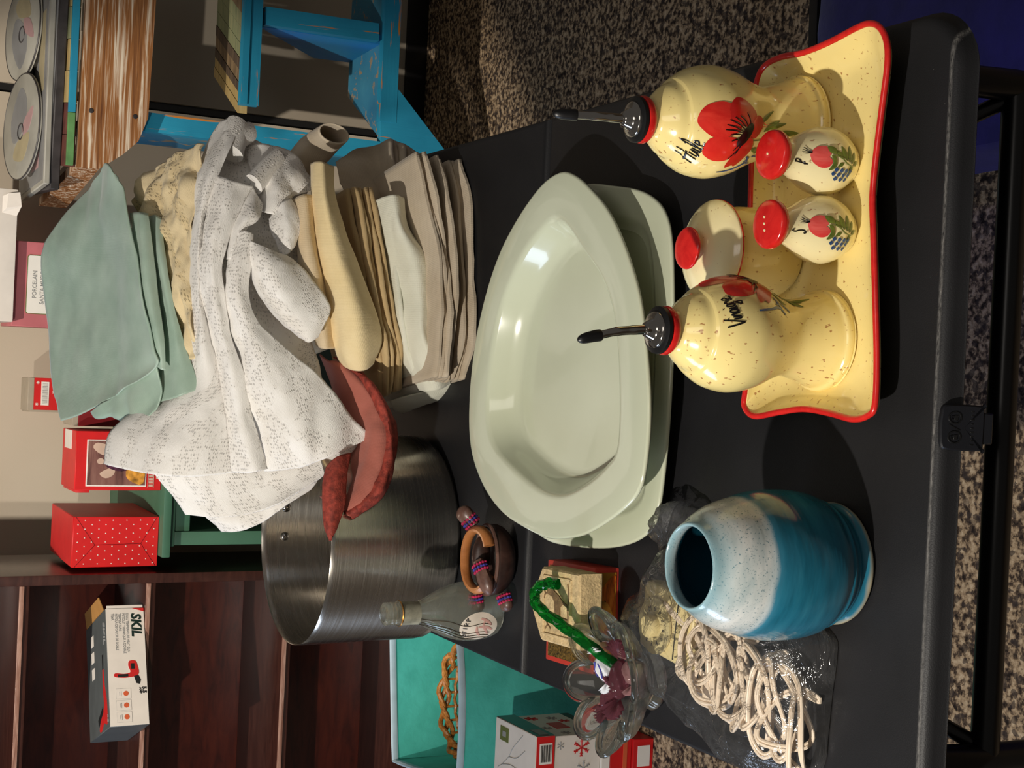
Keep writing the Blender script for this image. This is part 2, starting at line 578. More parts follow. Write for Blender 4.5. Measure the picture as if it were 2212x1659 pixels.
def smooth_prof(p, k=4):
    """Catmull-Rom through a profile"""
    out = []
    for i in range(len(p) - 1):
        p0, p1, p2, p3 = p[max(0, i - 1)], p[i], p[i + 1], p[min(len(p) - 1, i + 2)]
        for j in range(k):
            out.append(cr(p0, p1, p2, p3, j / k))
    return out + [p[-1]]


def cr(a, b, c, d, t):
    return tuple(.5 * (2 * q + (r - p) * t + (2 * p - 5 * q + 4 * r - s) * t * t + (3 * q - p - 3 * r + s) * t ** 3)
                 for p, q, r, s in zip(a, b, c, d))


def crpath(pts, k=6, closed=False):
    n = len(pts)
    out = []
    for i in range(n if closed else n - 1):
        if closed:
            q = [pts[(i + j) % n] for j in (-1, 0, 1, 2)]
        else:
            q = [pts[max(0, i - 1)], pts[i], pts[i + 1], pts[min(n - 1, i + 2)]]
        for j in range(k):
            out.append(cr(*q, j / k))
    if not closed:
        out.append(tuple(pts[-1]))
    return out


def tube(pts, r, n=8, closed=False, flat=1, up=(0, 0, 1), caps=True):
    """tube along points; r a number or list; flat squeezes it along the second axis"""
    P = [Vector(p) for p in pts]
    m = len(P)
    v, f = [], []
    prev = None
    for i in range(m):
        a = P[i - 1] if (i > 0 or closed) else P[i]
        b = P[(i + 1) % m] if (i < m - 1 or closed) else P[i]
        d = (b - a).normalized()
        ref = prev if prev is not None else Vector(up)
        u = ref - d * ref.dot(d)
        if u.length < 1e-4:
            u = Vector((1, .1, 0)) - d * Vector((1, .1, 0)).dot(d)
        u.normalize()
        prev = u
        w = d.cross(u)
        rr = r[i] if isinstance(r, (list, tuple)) else r
        for k in range(n):
            t = 2 * PI * k / n
            v.append(P[i] + w * (math.cos(t) * rr) + u * (math.sin(t) * rr * flat))
    for i in range(m if closed else m - 1):
        for k in range(n):
            a, b = i * n, ((i + 1) % m) * n
            f.append((a + k, a + (k + 1) % n, b + (k + 1) % n, b + k))
    if caps and not closed:
        f.append(tuple(range(n))[::-1])
        f.append(tuple(range((m - 1) * n, m * n)))
    return v, f


def rbox(sx, sy, sz, bev=.002, seg=2, z0=0, ox=0, oy=0):
    """box standing on z0, bevelled"""
    bm = bmesh.new()
    bmesh.ops.create_cube(bm, size=1)
    for q in bm.verts:
        q.co = Vector((q.co.x * sx + ox, q.co.y * sy + oy, (q.co.z + .5) * sz + z0))
    if bev:
        bmesh.ops.bevel(bm, geom=bm.edges[:], offset=bev, segments=seg, profile=.6, affect='EDGES')
    v = [tuple(q.co) for q in bm.verts]
    bm.verts.index_update()
    f = [tuple(q.index for q in p.verts) for p in bm.faces]
    bm.free()
    return v, f


def span(x0, x1, y0, y1, z0, z1, bev=.002, seg=2):
    return rbox(x1 - x0, y1 - y0, z1 - z0, bev, seg, z0, (x0 + x1) / 2, (y0 + y1) / 2)


def hexa(a, b):
    """solid between two matching polygons"""
    n = len(a)
    v = list(a) + list(b)
    f = [tuple(range(n))[::-1], tuple(range(n, 2 * n))]
    for i in range(n):
        j = (i + 1) % n
        f.append((i, j, n + j, n + i))
    return v, f


def prism(poly, z0, z1):
    return hexa([(x, y, z0) for x, y in poly], [(x, y, z1) for x, y in poly])


def prism_y(poly, y0, y1):
    """poly in (x, z) made solid from y0 to y1"""
    return hexa([(x, y0, z) for x, z in poly], [(x, y1, z) for x, z in poly])


def offset(loop, d):
    """move a closed 2-D loop inwards by d"""
    n = len(loop)
    area = sum(loop[i][0] * loop[(i + 1) % n][1] - loop[(i + 1) % n][0] * loop[i][1] for i in range(n))
    sg = 1 if area > 0 else -1
    out = []
    for i in range(n):
        a, b = Vector(loop[i - 1]), Vector(loop[(i + 1) % n])
        t = (b - a).normalized()
        out.append((loop[i][0] - t.y * d * sg, loop[i][1] + t.x * d * sg))
    return out


def shrink(loop, k):
    cx = sum(p[0] for p in loop) / len(loop)
    cy = sum(p[1] for p in loop) / len(loop)
    return [(cx + (x - cx) * k, cy + (y - cy) * k) for x, y in loop]


def loft(loops, cap0=True, cap1=True):
    """rings of equal count, 3-D"""
    n = len(loops[0])
    v = [p for l in loops for p in l]
    f = []
    for k in range(len(loops) - 1):
        for i in range(n):
            j = (i + 1) % n
            f.append((k * n + i, k * n + j, (k + 1) * n + j, (k + 1) * n + i))
    for cap, k in ((cap0, 0), (cap1, len(loops) - 1)):
        if cap:
            c = len(v)
            v.append(tuple(sum(p[q] for p in loops[k]) / n for q in range(3)))
            for i in range(n):
                f.append((k * n + i, k * n + (i + 1) % n, c))
    return v, f


def at_z(loop, z):
    return [(x, y, z) for x, y in loop]


def place(x, y, z=0, rx=0, ry=0, rz=0, s=1):
    return Matrix.Translation((x, y, z)) @ Matrix.Rotation(rz, 4, 'Z') @ Matrix.Rotation(ry, 4, 'Y') @ Matrix.Rotation(rx, 4, 'X') @ Matrix.Scale(s, 4)


def grid(ctrl, nu=8, nv=8, wr=.003, ws=28, seed=0, fine=.0008):
    """Catmull-Rom sheet through a grid of control points, creased by noise; returns verts, faces, uvs"""
    rows = [crpath(r, nv) for r in ctrl]
    cols = [crpath([r[j] for r in rows], nu) for j in range(len(rows[0]))]
    R, K = len(cols[0]), len(cols)
    P = [[Vector(cols[j][i]) for j in range(K)] for i in range(R)]
    off = Vector((seed * 3.17, seed * 1.7, seed * 2.3))
    v, uv, f = [], [], []
    lu = 0
    for i in range(R):
        if i:
            lu += (P[i][K // 2] - P[i - 1][K // 2]).length
        lv = 0
        for j in range(K):
            if j:
                lv += (P[i][j] - P[i][j - 1]).length
            du = P[min(R - 1, i + 1)][j] - P[max(0, i - 1)][j]
            dv = P[i][min(K - 1, j + 1)] - P[i][max(0, j - 1)]
            nn = du.cross(dv)
            nn = nn.normalized() if nn.length > 1e-9 else Vector((0, -1, 0))
            p = P[i][j]
            q = Vector((p.x * ws * .45, p.y * ws, p.z * ws)) + off       # creases run along the cloth
            a = (abs(noise.noise(q)) - .25) * 2 * wr + (abs(noise.noise(q * 2.3 + off)) - .25) * .7 * wr + noise.noise(p * 80 + off) * fine
            v.append(p + nn * a)
            uv.append((lu + seed * .37, lv + seed * .21))
    for i in range(R - 1):
        for j in range(K - 1):
            f.append((i * K + j, i * K + j + 1, (i + 1) * K + j + 1, (i + 1) * K + j))
    return v, f, uv


def sheets(name, parts, mat, parent=None, thick=.0022, label=None, cat=None, group=None, off=0):
    """one cloth made of several sheets"""
    v, f, uv = [], [], []
    for pv, pf, puv in parts:
        n = len(v)
        v += pv
        uv += puv
        f += [tuple(i + n for i in q) for q in pf]
    zmin = min(p[2] for p in v)
    c = Vector((sum(p[0] for p in v) / len(v), sum(p[1] for p in v) / len(v), zmin))
    me_v = [tuple(Vector(p) - c) for p in v]
    o = obj(name, me_v, f, mat, parent, uvs=uv, loc=c, angle=70)
    if parent:
        o.location = c - parent.location
    md = o.modifiers.new('cloth_thickness', 'SOLIDIFY')
    md.thickness = thick
    md.offset = off
    if label:
        tag(o, label, cat, group)
    return o


def folded(spine, depth, layers, thick, seed=0, jitter=.3, ns=26, back=(0, 1, 0), sag=0, fold_r=.9, flare=.0):
    """a cloth folded to and fro: a serpentine section swept along the front edge; rounded folds face forward"""
    r = random.Random(seed)
    sp = crpath(spine, max(2, ns // (len(spine) - 1)))
    n = len(sp)
    ext = [r.uniform(-1, 1) * jitter for _ in range(layers * 2 + 2)]
    ph = [r.uniform(0, 50) for _ in range(layers * 2 + 2)]
    pitch = thick / layers
    prof = []
    for L in range(layers):
        z0 = (L + .5) * pitch - thick / 2
        hp = pitch * .42
        e = ext[L]
        # back -> front along the lower side, half-round, front -> back along the upper side
        prof += [(L, .96, z0 - hp, e), (L, .6, z0 - hp, e), (L, .25, z0 - hp, e), (L, .06, z0 - hp, e)]
        for a in (-60, -25, 25, 60):
            prof.append((L, .06 - .06 * math.cos(math.radians(a)) * fold_r, z0 + hp * math.sin(math.radians(a)) * 1.0, e))
        prof += [(L, .06, z0 + hp, e), (L, .25, z0 + hp, e), (L, .6, z0 + hp, e), (L, .96, z0 + hp, e)]
    v, uv, f = [], [], []
    K = len(prof)
    bk = Vector(back).normalized()
    lu = 0
    for i in range(n):
        p = Vector(sp[i])
        if i:
            lu += (p - Vector(sp[i - 1])).length
        d = (Vector(sp[min(n - 1, i + 1)]) - Vector(sp[max(0, i - 1)])).normalized()
        upv = d.cross(bk).normalized()
        if upv.z < 0:
            upv = -upv
        lv = 0
        t = i / (n - 1)
        for j, (L, y, z, e) in enumerate(prof):
            w = noise.noise(Vector((t * 3.2, ph[L], seed))) * .05 + noise.noise(Vector((t * 9, ph[L], seed + 3))) * .018
            lift = noise.noise(Vector((t * 4 + ph[L] * .1, L * .35, seed * 2.7))) * pitch * .55 + noise.noise(Vector((t * 11, L * .7, seed * 1.3))) * pitch * .22
            fan = flare * abs(t - .5) * 2 * z
            q = p + bk * ((y + (e * .16 + w) * (1 - y)) * depth) + upv * (z + lift * (1 - .4 * y) + fan)
            q.z -= sag * y
            v.append(q)
            lv += .012
            uv.append((lu + seed * .3, y * depth + L * .2))
    for i in range(n - 1):
        for j in range(K - 1):
            f.append((i * K + j, i * K + j + 1, (i + 1) * K + j + 1, (i + 1) * K + j))
    return v, f, uv


def text(name, body, size, mat, parent, loc, rot, bold=0, shear=0, align='LEFT', sx=1):
    c = bpy.data.curves.new(name, 'FONT')
    c.body = body
    c.size = size
    c.extrude = .0002
    c.offset = bold
    c.shear = shear
    c.align_x = align
    c.resolution_u = 3
    t = bpy.data.objects.new(name, c)
    COL.objects.link(t)
    dg = bpy.context.evaluated_depsgraph_get()
    me = bpy.data.meshes.new_from_object(t.evaluated_get(dg))
    bpy.data.objects.remove(t)
    me.materials.clear()
    me.materials.append(M[mat])
    o = bpy.data.objects.new(name, me)
    COL.objects.link(o)
    o.parent = parent
    o.location = loc
    o.rotation_euler = rot
    o.scale = (sx, 1, 1)
    return o


def copy_tree(o, parent=None):
    c = o.copy()
    COL.objects.link(c)
    if parent:
        c.parent = parent
    for ch in list(o.children):
        copy_tree(ch, c)
    return c


class Skin:
    """maps flat (s along the girth, h up) shapes onto a turned surface, for painted decoration"""
    def __init__(s, prof, a0=0, lift=.0004):
        s.p, s.a0, s.lift = sorted([(h, r) for r, h in prof]), a0, lift
        s.rm = max(r for r, h in prof)

    def rad(s, h):
        p = s.p
        if h <= p[0][0]:
            return p[0][1]
        for (h0, r0), (h1, r1) in zip(p, p[1:]):
            if h <= h1:
                return r0 + (r1 - r0) * (h - h0) / max(1e-9, h1 - h0)
        return p[-1][1]

    def at(s, u, h, lift=0):
        r = s.rad(h) + s.lift + lift
        a = s.a0 + u / s.rm
        return (r * math.sin(a), -r * math.cos(a), h)

    def fan(s, poly, lift=0, rings=5):
        poly = crpath(poly, 4, True)
        n = len(poly)
        cx, cy = sum(p[0] for p in poly) / n, sum(p[1] for p in poly) / n
        v, f = [s.at(cx, cy, lift + .0003)], []
        for k in range(1, rings + 1):
            t = k / rings
            v += [s.at(cx + (x - cx) * t, cy + (y - cy) * t, lift + .0003 * (1 - t * t)) for x, y in poly]
        for i in range(n):
            j = (i + 1) % n
            f.append((0, 1 + i, 1 + j))
            for k in range(rings - 1):
                a = 1 + k * n
                f.append((a + i, a + n + i, a + n + j, a + j))
        return v, f

    def stroke(s, pts, w, lift=0, taper=True):
        pts = crpath(pts, 5)
        m = len(pts)
        v, f = [], []
        for i, (x, y) in enumerate(pts):
            a, b = pts[max(0, i - 1)], pts[min(m - 1, i + 1)]
            dx, dy = b[0] - a[0], b[1] - a[1]
            l = math.hypot(dx, dy) or 1
            ww = w * (.45 + .55 * math.sin(PI * (i + .6) / (m + .2))) if taper else w
            nx, ny = -dy / l * ww / 2, dx / l * ww / 2
            v += [s.at(x + nx, y + ny, lift), s.at(x, y, lift + .0003), s.at(x - nx, y - ny, lift)]
        for i in range(m - 1):
            for k in (0, 1):
                f.append((i * 3 + k, i * 3 + k + 1, i * 3 + k + 4, i * 3 + k + 3))
        return v, f


# ------------------------------------------------------------------ the setting
obj('floor', [(-3.2, -1.8, 0), (3.4, -1.8, 0), (3.4, 2.72, 0), (-3.2, 2.72, 0), (-3.2, -1.8, -.05), (3.4, -1.8, -.05), (3.4, 2.72, -.05), (-3.2, 2.72, -.05)],
    [(0, 1, 2, 3), (4, 7, 6, 5), (0, 4, 5, 1), (1, 5, 6, 2), (2, 6, 7, 3), (3, 7, 4, 0)], 'carpet', smooth=False)['kind'] = 'structure'
wall = obj('wall_back', *span(-3.2, .905, 2.64, 2.70, 0, 2.9, 0), 'wall', smooth=False)
wall['kind'] = 'structure'
w2 = obj('panel', *span(.927, 3.4, 2.64, 2.70, 0, 2.9, 0), 'wall', wall, smooth=False)
obj('seam', *span(.905, .927, 2.652, 2.70, 0, 2.9, 0), 'dark_gap', wall, smooth=False)
obj('baseboard_back', *span(-3.2, 3.4, 2.628, 2.64, 0, .055, .002), 'black')['kind'] = 'structure'


# ------------------------------------------------------------------ the folding table
tb = thing('folding_table', 'black plastic fold-in-half table holding the crockery and linens', 'table', (.305, .61, 0))


def table_half(y0, y1, near):
    r = .048
    pts = []
    corners = [((r, y0 + r), 180, 270), ((.61 - r, y0 + r), 270, 360)] if near else [((.61 - r, y1 - r), 0, 90), ((r, y1 - r), 90, 180)]
    if near:
        for (cx, cy), a, b in corners:
            pts += [(cx + r * math.cos(math.radians(a + (b - a) * k / 8)), cy + r * math.sin(math.radians(a + (b - a) * k / 8))) for k in range(9)]
        pts += [(.61, y1), (0, y1)]
    else:
        pts += [(0, y0), (.61, y0)]
        for (cx, cy), a, b in corners:
            pts += [(cx + r * math.cos(math.radians(a + (b - a) * k / 8)), cy + r * math.sin(math.radians(a + (b - a) * k / 8))) for k in range(9)]
    rings = [at_z(offset(pts, .040), -.042), at_z(offset(pts, .030), -.042), at_z(offset(pts, .0045), -.0185), at_z(offset(pts, .0005), -.0178), at_z(offset(pts, -.0004), -.0165), at_z(offset(pts, .0008), -.0152),
             at_z(offset(pts, .0028), -.008), at_z(offset(pts, .0058), -.0028), at_z(offset(pts, .009), -.0007), at_z(offset(pts, .013), 0)]
    v, f = loft(rings)
    return obj('table_half', v, f, 'table', tb, loc=(-.305, -.61, TOP), angle=50)


table_half(0, .609, True)
table_half(.611, 1.22, False)
# lock plate in the middle of the near rim
lt = obj('lock_plate', *loft([at_z(crpath([(-.0175, -.018), (-.016, -.0195), (.016, -.0195), (.0175, -.018), (.0175, .010), (.012, .0165), (-.012, .0165), (-.0175, .010)], 3, True), z) for z in (0, .004)] +
         [at_z(offset(crpath([(-.0175, -.018), (-.016, -.0195), (.016, -.0195), (.0175, -.018), (.0175, .010), (.012, .0165), (-.012, .0165), (-.0175, .010)], 3, True), .0012), .0052)]), 'latch', tb,
         loc=(.306 - .305, .0 - .61, TOP - .0135), rot=(PI / 2 - .42, 0, math.radians(-.5)))
for x in (-.0075, .0075):
    obj('lock_icon_ring', *tube([(x + .0045 * math.cos(k * PI / 8), .0055 + .0052 * math.sin(k * PI / 8), .0054) for k in range(16)], .0007, 6, True), 'black_rubber', lt)
    obj('lock_icon', *MB().add(rbox(.004, .0034, .0007, .0003, 1, .0053, x, .0045)).add(tube([(x - .0012, .006, .0056), (x - .001, .0085, .0056), (x + .001, .0085, .0056), (x + .0012, .0072 if x < 0 else .006, .0056)], .0005, 6)).__dict__.values(), 'black_rubber', lt)
obj('lock_slash', *tube([(-.0022, .001, .0054), (.0022, .0105, .0054)], .0005, 6), 'black_rubber', lt)
obj('lock_tongue', *rbox(.024, .010, .004, .001, 1, .0, 0, -.0225), 'latch', lt)
for k in range(9):
    obj('embossed_mark', *rbox(.0011, .0024 if k % 3 else .0032, .0006, .0002, 1, .0050, -.0128 + k * .0032, -.0092), 'black_rubber', lt)
lt.scale = (.92, .86, 1)
for y0, sgn in ((.06, 1), (1.16, -1)):
    for x in (.045, .572):
        obj('leg', *tube([(x - .305, y0 + .02 * sgn - .61, TOP - .03), (x - .305, y0 - .61, .62), (x - .305, y0 - .02 * sgn - .61, .018)], .0125, 14), 'black_metal', tb)
        obj('foot_cap', *tube([(x - .305, y0 - .02 * sgn - .61, .0), (x - .305, y0 - .02 * sgn - .61, .03)], .0145, 14), 'black_rubber', tb)
    obj('crossbar', *tube([(.045 - .305, y0 - .61, .613), (.572 - .305, y0 - .61, .613)], .0115, 14), 'black_metal', tb)
    for x, d in ((.045, 1), (.572, -1)):
        obj('brace', *tube([(x - .305 + .004 * d, y0 - .61, .606), (x - .305 + .05 * d, y0 + .04 * sgn - .61, TOP - .045)], .0065, 10), 'black_metal', tb)
for y0, sgn in ((.06, 1), (1.16, -1)):
    obj('lower_crossbar', *tube([(.045 - .305, y0 - .02 * sgn - .61, .07), (.572 - .305, y0 - .02 * sgn - .61, .07)], .011, 12), 'black_metal', tb)


# ------------------------------------------------------------------ serving tray with red rim
tray = thing('serving_tray', 'yellow speckled ceramic tray with pinched sides and a red rim', 'tray', (.453, .155, TOP))
RIM = .026
t_out = crpath([(0.3273,0.2009),(0.3113,0.2015),(0.3025,0.1864),(0.307,0.1553),(0.311,0.1239),(0.3092,0.0936),(0.306,0.0666),(0.3096,0.0492),(0.3187,0.0415),(0.3516,0.0418),(0.3981,0.0466),(0.4446,0.0518),(0.4722,0.0548),(0.5015,0.0529),(0.5365,0.049),(0.5656,0.0456),(0.5834,0.0474),(0.5956,0.0551),(0.6018,0.066),(0.6022,0.0802),(0.5968,0.1131),(0.5941,0.144),(0.5954,0.1727),(0.5922,0.1936),(0.5826,0.204),(0.5659,0.2071),(0.5323,0.2076),(0.5001,0.2069),(0.4557,0.2053),(0.3983,0.204),(0.3601,0.2029)], 5, True)
t_out = [(x - .453, y - .155) for x, y in t_out]
def inset(d):
    return [(x * (1 - d / .146), y * (1 - d / .082)) for x, y in t_out]


rings = [at_z(inset(.030), .0), at_z(inset(.026), .0), at_z(inset(.020), .004), at_z(inset(.010), .013), at_z(offset(t_out, .002), RIM - .004),
         at_z(offset(t_out, .0), RIM - .0005), at_z(offset(t_out, .002), RIM + .0015), at_z(offset(t_out, .0045), RIM - .0005), at_z(inset(.010), .018), at_z(inset(.017), .0105), at_z(inset(.025), .0068), at_z(inset(.031), .0058), at_z(inset(.06), .0056)]
obj('dish', *loft(rings), 'yellow', tray)
obj('rim', *tube(at_z(offset(t_out, .0016), RIM + .0004), .0026, 10, True, .95), 'red_glaze', tray)
TF = TOP + .0058                              # tray floor


# ------------------------------------------------------------------ oil and vinegar cruets
CRUET = smooth_prof([(.0, .001), (.036, .001), (.0392, .003), (.0398, .006), (.0392, .0085), (.0372, .0105), (.0355, .016), (.0322, .026), (.0297, .039), (.0302, .048), (.0345, .06),
                     (.0405, .074), (.0436, .088), (.0435, .098), (.0405, .110), (.0352, .1195), (.0322, .1235)], 4) + \
        smooth_prof([(.0305, .1242), (.0290, .1262), (.0262, .1315), (.0205, .1375), (.0160, .1415), (.0150, .1445), (.0158, .1465), (.0158, .148), (.010, .148), (.009, .140), (.0, .138)], 3)


def handwriting(sk, x0, h0, w, tilt, letters, wd):
    """joined-up painted letters; one mesh"""
    mb = MB()
    x = 0
    glyph = {
        'H': ([[(.15, 1.0), (.02, 0)], [(.62, 1.08), (.48, -.02)], [(-.05, .42), (.75, .58)]], .72),
        'V': ([[(.0, 1.0), (.14, .05), (.22, .0), (.62, 1.1)]], .5),
        'u': ([[(.05, .5), (.0, .12), (.14, .0), (.32, .5), (.3, .1), (.42, .05)]], .42),
        'i': ([[(.05, .5), (.02, .06), (.14, .04)], [(.13, .78), (.17, .84)]], .17),
        'l': ([[(.0, .06), (.22, .7), (.2, 1.08), (.08, .9), (.05, .1), (.2, .03)]], .24),
        'e': ([[(.0, .25), (.26, .34), (.2, .52), (.04, .4), (.06, .06), (.3, .06)]], .34),
        'n': ([[(.03, .5), (.0, .0), (.1, .35), (.24, .5), (.27, .05), (.36, .06)]], .36),
        'a': ([[(.28, .44), (.1, .5), (.0, .2), (.12, .0), (.28, .44), (.26, .06), (.36, .06)]], .36),
        'g': ([[(.28, .44), (.1, .5), (.0, .2), (.12, .02), (.28, .46), (.22, -.4), (.05, -.44), (.04, -.3), (.34, .06)]], .36),
        'r': ([[(.0, .4), (.1, .54), (.12, .44), (.22, .46), (.2, .06), (.32, .06)]], .32),
        'P': ([[(.1, 1.0), (.0, 0)], [(.0, .92), (.42, 1.0), (.44, .7), (.1, .5)], [(-.1, .2), (.25, .3)]], .5),
        'S': ([[(.46, .9), (.2, 1.02), (.06, .8), (.3, .54), (.42, .2), (.2, .0), (.0, .12)]], .5)}
    c, s_ = math.cos(tilt), math.sin(tilt)
    for ch in letters:
        st, adv = glyph[ch]
        for pl in st:
            q = [((x + a) * w, b * w) for a, b in pl]
            q = [(x0 + a * c - b * s_, h0 + a * s_ + b * c) for a, b in q]
            mb.add(sk.stroke(q, wd, .0002, False))
        x += adv
    return mb


def leaf(sk, x, y, ang, l, w):
    c, s_ = math.cos(ang), math.sin(ang)
    return sk.fan([(x + a * c - b * s_, y + a * s_ + b * c) for a, b in ((0, 0), (l * .35, w * .5), (l * .7, w * .4), (l, 0), (l * .7, -w * .4), (l * .35, -w * .5))], 0, 3)


def cruet(loc, rz, label, word, tilt, wpos):
    t = thing('cruet', label, 'bottle', loc, rz, 'painted oil and vinegar cruets')
    body = obj('body', *lathe(CRUET, 72), 'yellow', t)
    obj('neck_ring', *lathe([(.0145, .1465), (.0172, .1465), (.0184, .1490), (.0178, .1520), (.0150, .1532), (.0110, .1530), (.0110, .1465), (.0145, .1465)], 40), 'red_glaze', t)
    p = obj('pourer', *lathe([(0, .1525), (.0160, .1525), (.0178, .1535), (.0176, .1562), (.0150, .1575), (0, .1578)], 40), 'black_rubber', t)
    obj('pourer_cap', *lathe(smooth_prof([(.0136, .1572), (.0132, .1592), (.0105, .1604), (.0085, .1612), (.0062, .1650), (.0045, .1672), (0, .1676)], 3), 36), 'chrome', p)
    a = crpath([(0, 0, .164), (.0004, .0015, .176), (.0006, .0035, .190), (.0002, .0075, .205)], 5)
    obj('spout', *tube(a, [.0036] * 6 + [.0034] * 5 + [.0031] * (len(a) - 11), 16), 'chrome', p)
    obj('air_tube', *tube([(-.0052, -.001, .1600), (-.005, -.0006, .1672)], .0016, 10), 'chrome', p)
    b = crpath([(.0002, .0068, .2025), (.0001, .0078, .2075), (-.0001, .0098, .2150), (-.0003, .0115, .2205)], 4)
    obj('spout_tip', *tube(b, [.0043, .0044, .0044, .0044, .0043, .0042, .0041, .0040, .0038, .0035, .0030, .0022, .0010][:len(b)], 16), 'black_rubber', p)
    sk = Skin(CRUET[4:])
    k, kh, cx, ch = .000128, .000146, -.0005, .083
    Pq = lambda l: [(cx + a * k, ch + b * kh) for a, b in l]
    pet = MB()
    pet.add(sk.fan(Pq([(30, 40), (-20, 170), (40, 250), (110, 262), (185, 225), (205, 140), (170, 70), (110, 50)]), .0002))
    pet.add(sk.fan(Pq([(-10, 60), (-20, 185), (-90, 215), (-150, 205), (-178, 140), (-150, 60), (-70, 10)]), .0001))
    pet.build('poppy_petals', 'poppy', body)
    pet = MB()
    pet.add(sk.fan(Pq([(60, 30), (90, 100), (170, 105), (228, 60), (215, -5), (140, -75), (70, -40)]), .0004))
    pet.add(sk.fan(Pq([(0, 0), (-40, 20), (-160, 60), (-222, 58), (-205, 20), (-215, -5), (-150, -45), (-90, -75), (-20, -60)]), .0003))
    pet.add(sk.fan(Pq([(30, -10), (90, -40), (132, -85), (112, -132), (50, -132), (-20, -80)]), .0003))
    pet.build('poppy_petals', 'poppy_dark', body)
    ink = MB()
    ink.add(sk.fan(Pq([(-60, 42), (-20, 48), (40, 10), (80, -30), (60, -52), (10, -40), (-50, 0)]), .0008, 3))
    for a, b in (((20, 20), (35, 130)), ((25, 15), (65, 125)), ((35, 5), (95, 110)), ((10, 25), (5, 100)), ((-20, 40), (-30, 85)), ((45, 0), (110, 80)), ((60, -10), (120, 50)), ((60, -30), (140, 0)), ((-50, 30), (-90, 60)), ((-40, 20), (-120, 40)), ((-50, 10), (-150, 75))):
        ink.add(sk.stroke(Pq([a, ((a[0] + b[0]) / 2 + 6, (a[1] + b[1]) / 2 - 5), b]), .0011, .0008))
    ink.build('poppy_heart', 'ink', body)
    lf = MB()
    lf.add(sk.stroke(Pq([(-35, -70), (-40, -140), (-20, -240), (10, -330)]), .0012))
    for x, y, an, l, w in ((20, -150, -1.0, .022, .0055), (40, -185, -1.25, .020, .006), (10, -215, -1.9, .018, .006), (-20, -235, -2.3, .016, .006), (70, -110, -.85, .024, .004),
                           (-95, -75, -2.0, .012, .0045), (-130, -105, -1.8, .010, .0045), (0, -260, -1.5, .02, .006)):
        lf.add(leaf(sk, cx + x * k, ch + y * kh, an, l, w))
    lf.build('painted_leaves', 'leaf', body)
    bl = MB()
    for q in ([(-150, -60), (-185, -90), (-205, -60)], [(-180, -70), (-220, -100), (-230, -60), (-255, -10), (-275, 80)], [(-200, -90), (-235, -105), (-262, -130)], [(-170, -110), (-190, -150), (-215, -180)]):
        bl.add(sk.stroke(Pq(q), .0024))
    bl.build('painted_sprigs', 'blue_paint', body)
    rb = MB()
    for q in ([(125, -120), (90, -140), (70, -170), (76, -210)], [(60, -120), (55, -190), (62, -230)]):
        rb.add(sk.stroke(Pq(q), .0008))
    rb.build('painted_dots', 'poppy', body)
    handwriting(sk, wpos[0], wpos[1], wpos[2], tilt, word, .0013).build('lettering', 'ink', body)
    return t


hu = cruet((.5405, .169, TF), -.36, 'yellow oil cruet painted with a big red poppy and the word Huile', 'Huile', -.10, (-.034, .1165, .0135))
hu.rotation_euler = (0, -.09, -.36)
cruet((.3665, .128, TF), 1.22, 'yellow vinegar cruet turned so its word Vinaigre curves away right', 'Vinaigre', .2, (-.047, .108, .0110))


# ------------------------------------------------------------------ salt and pepper shakers
SHAKER = smooth_prof([(0, .001), (.015, .0008), (.0175, .003), (.0225, .010), (.0258, .019), (.0262, .026), (.0242, .035), (.0195, .045), (.0155, .052), (.0133, .058), (.0131, .062), (.0135, .066)], 4)


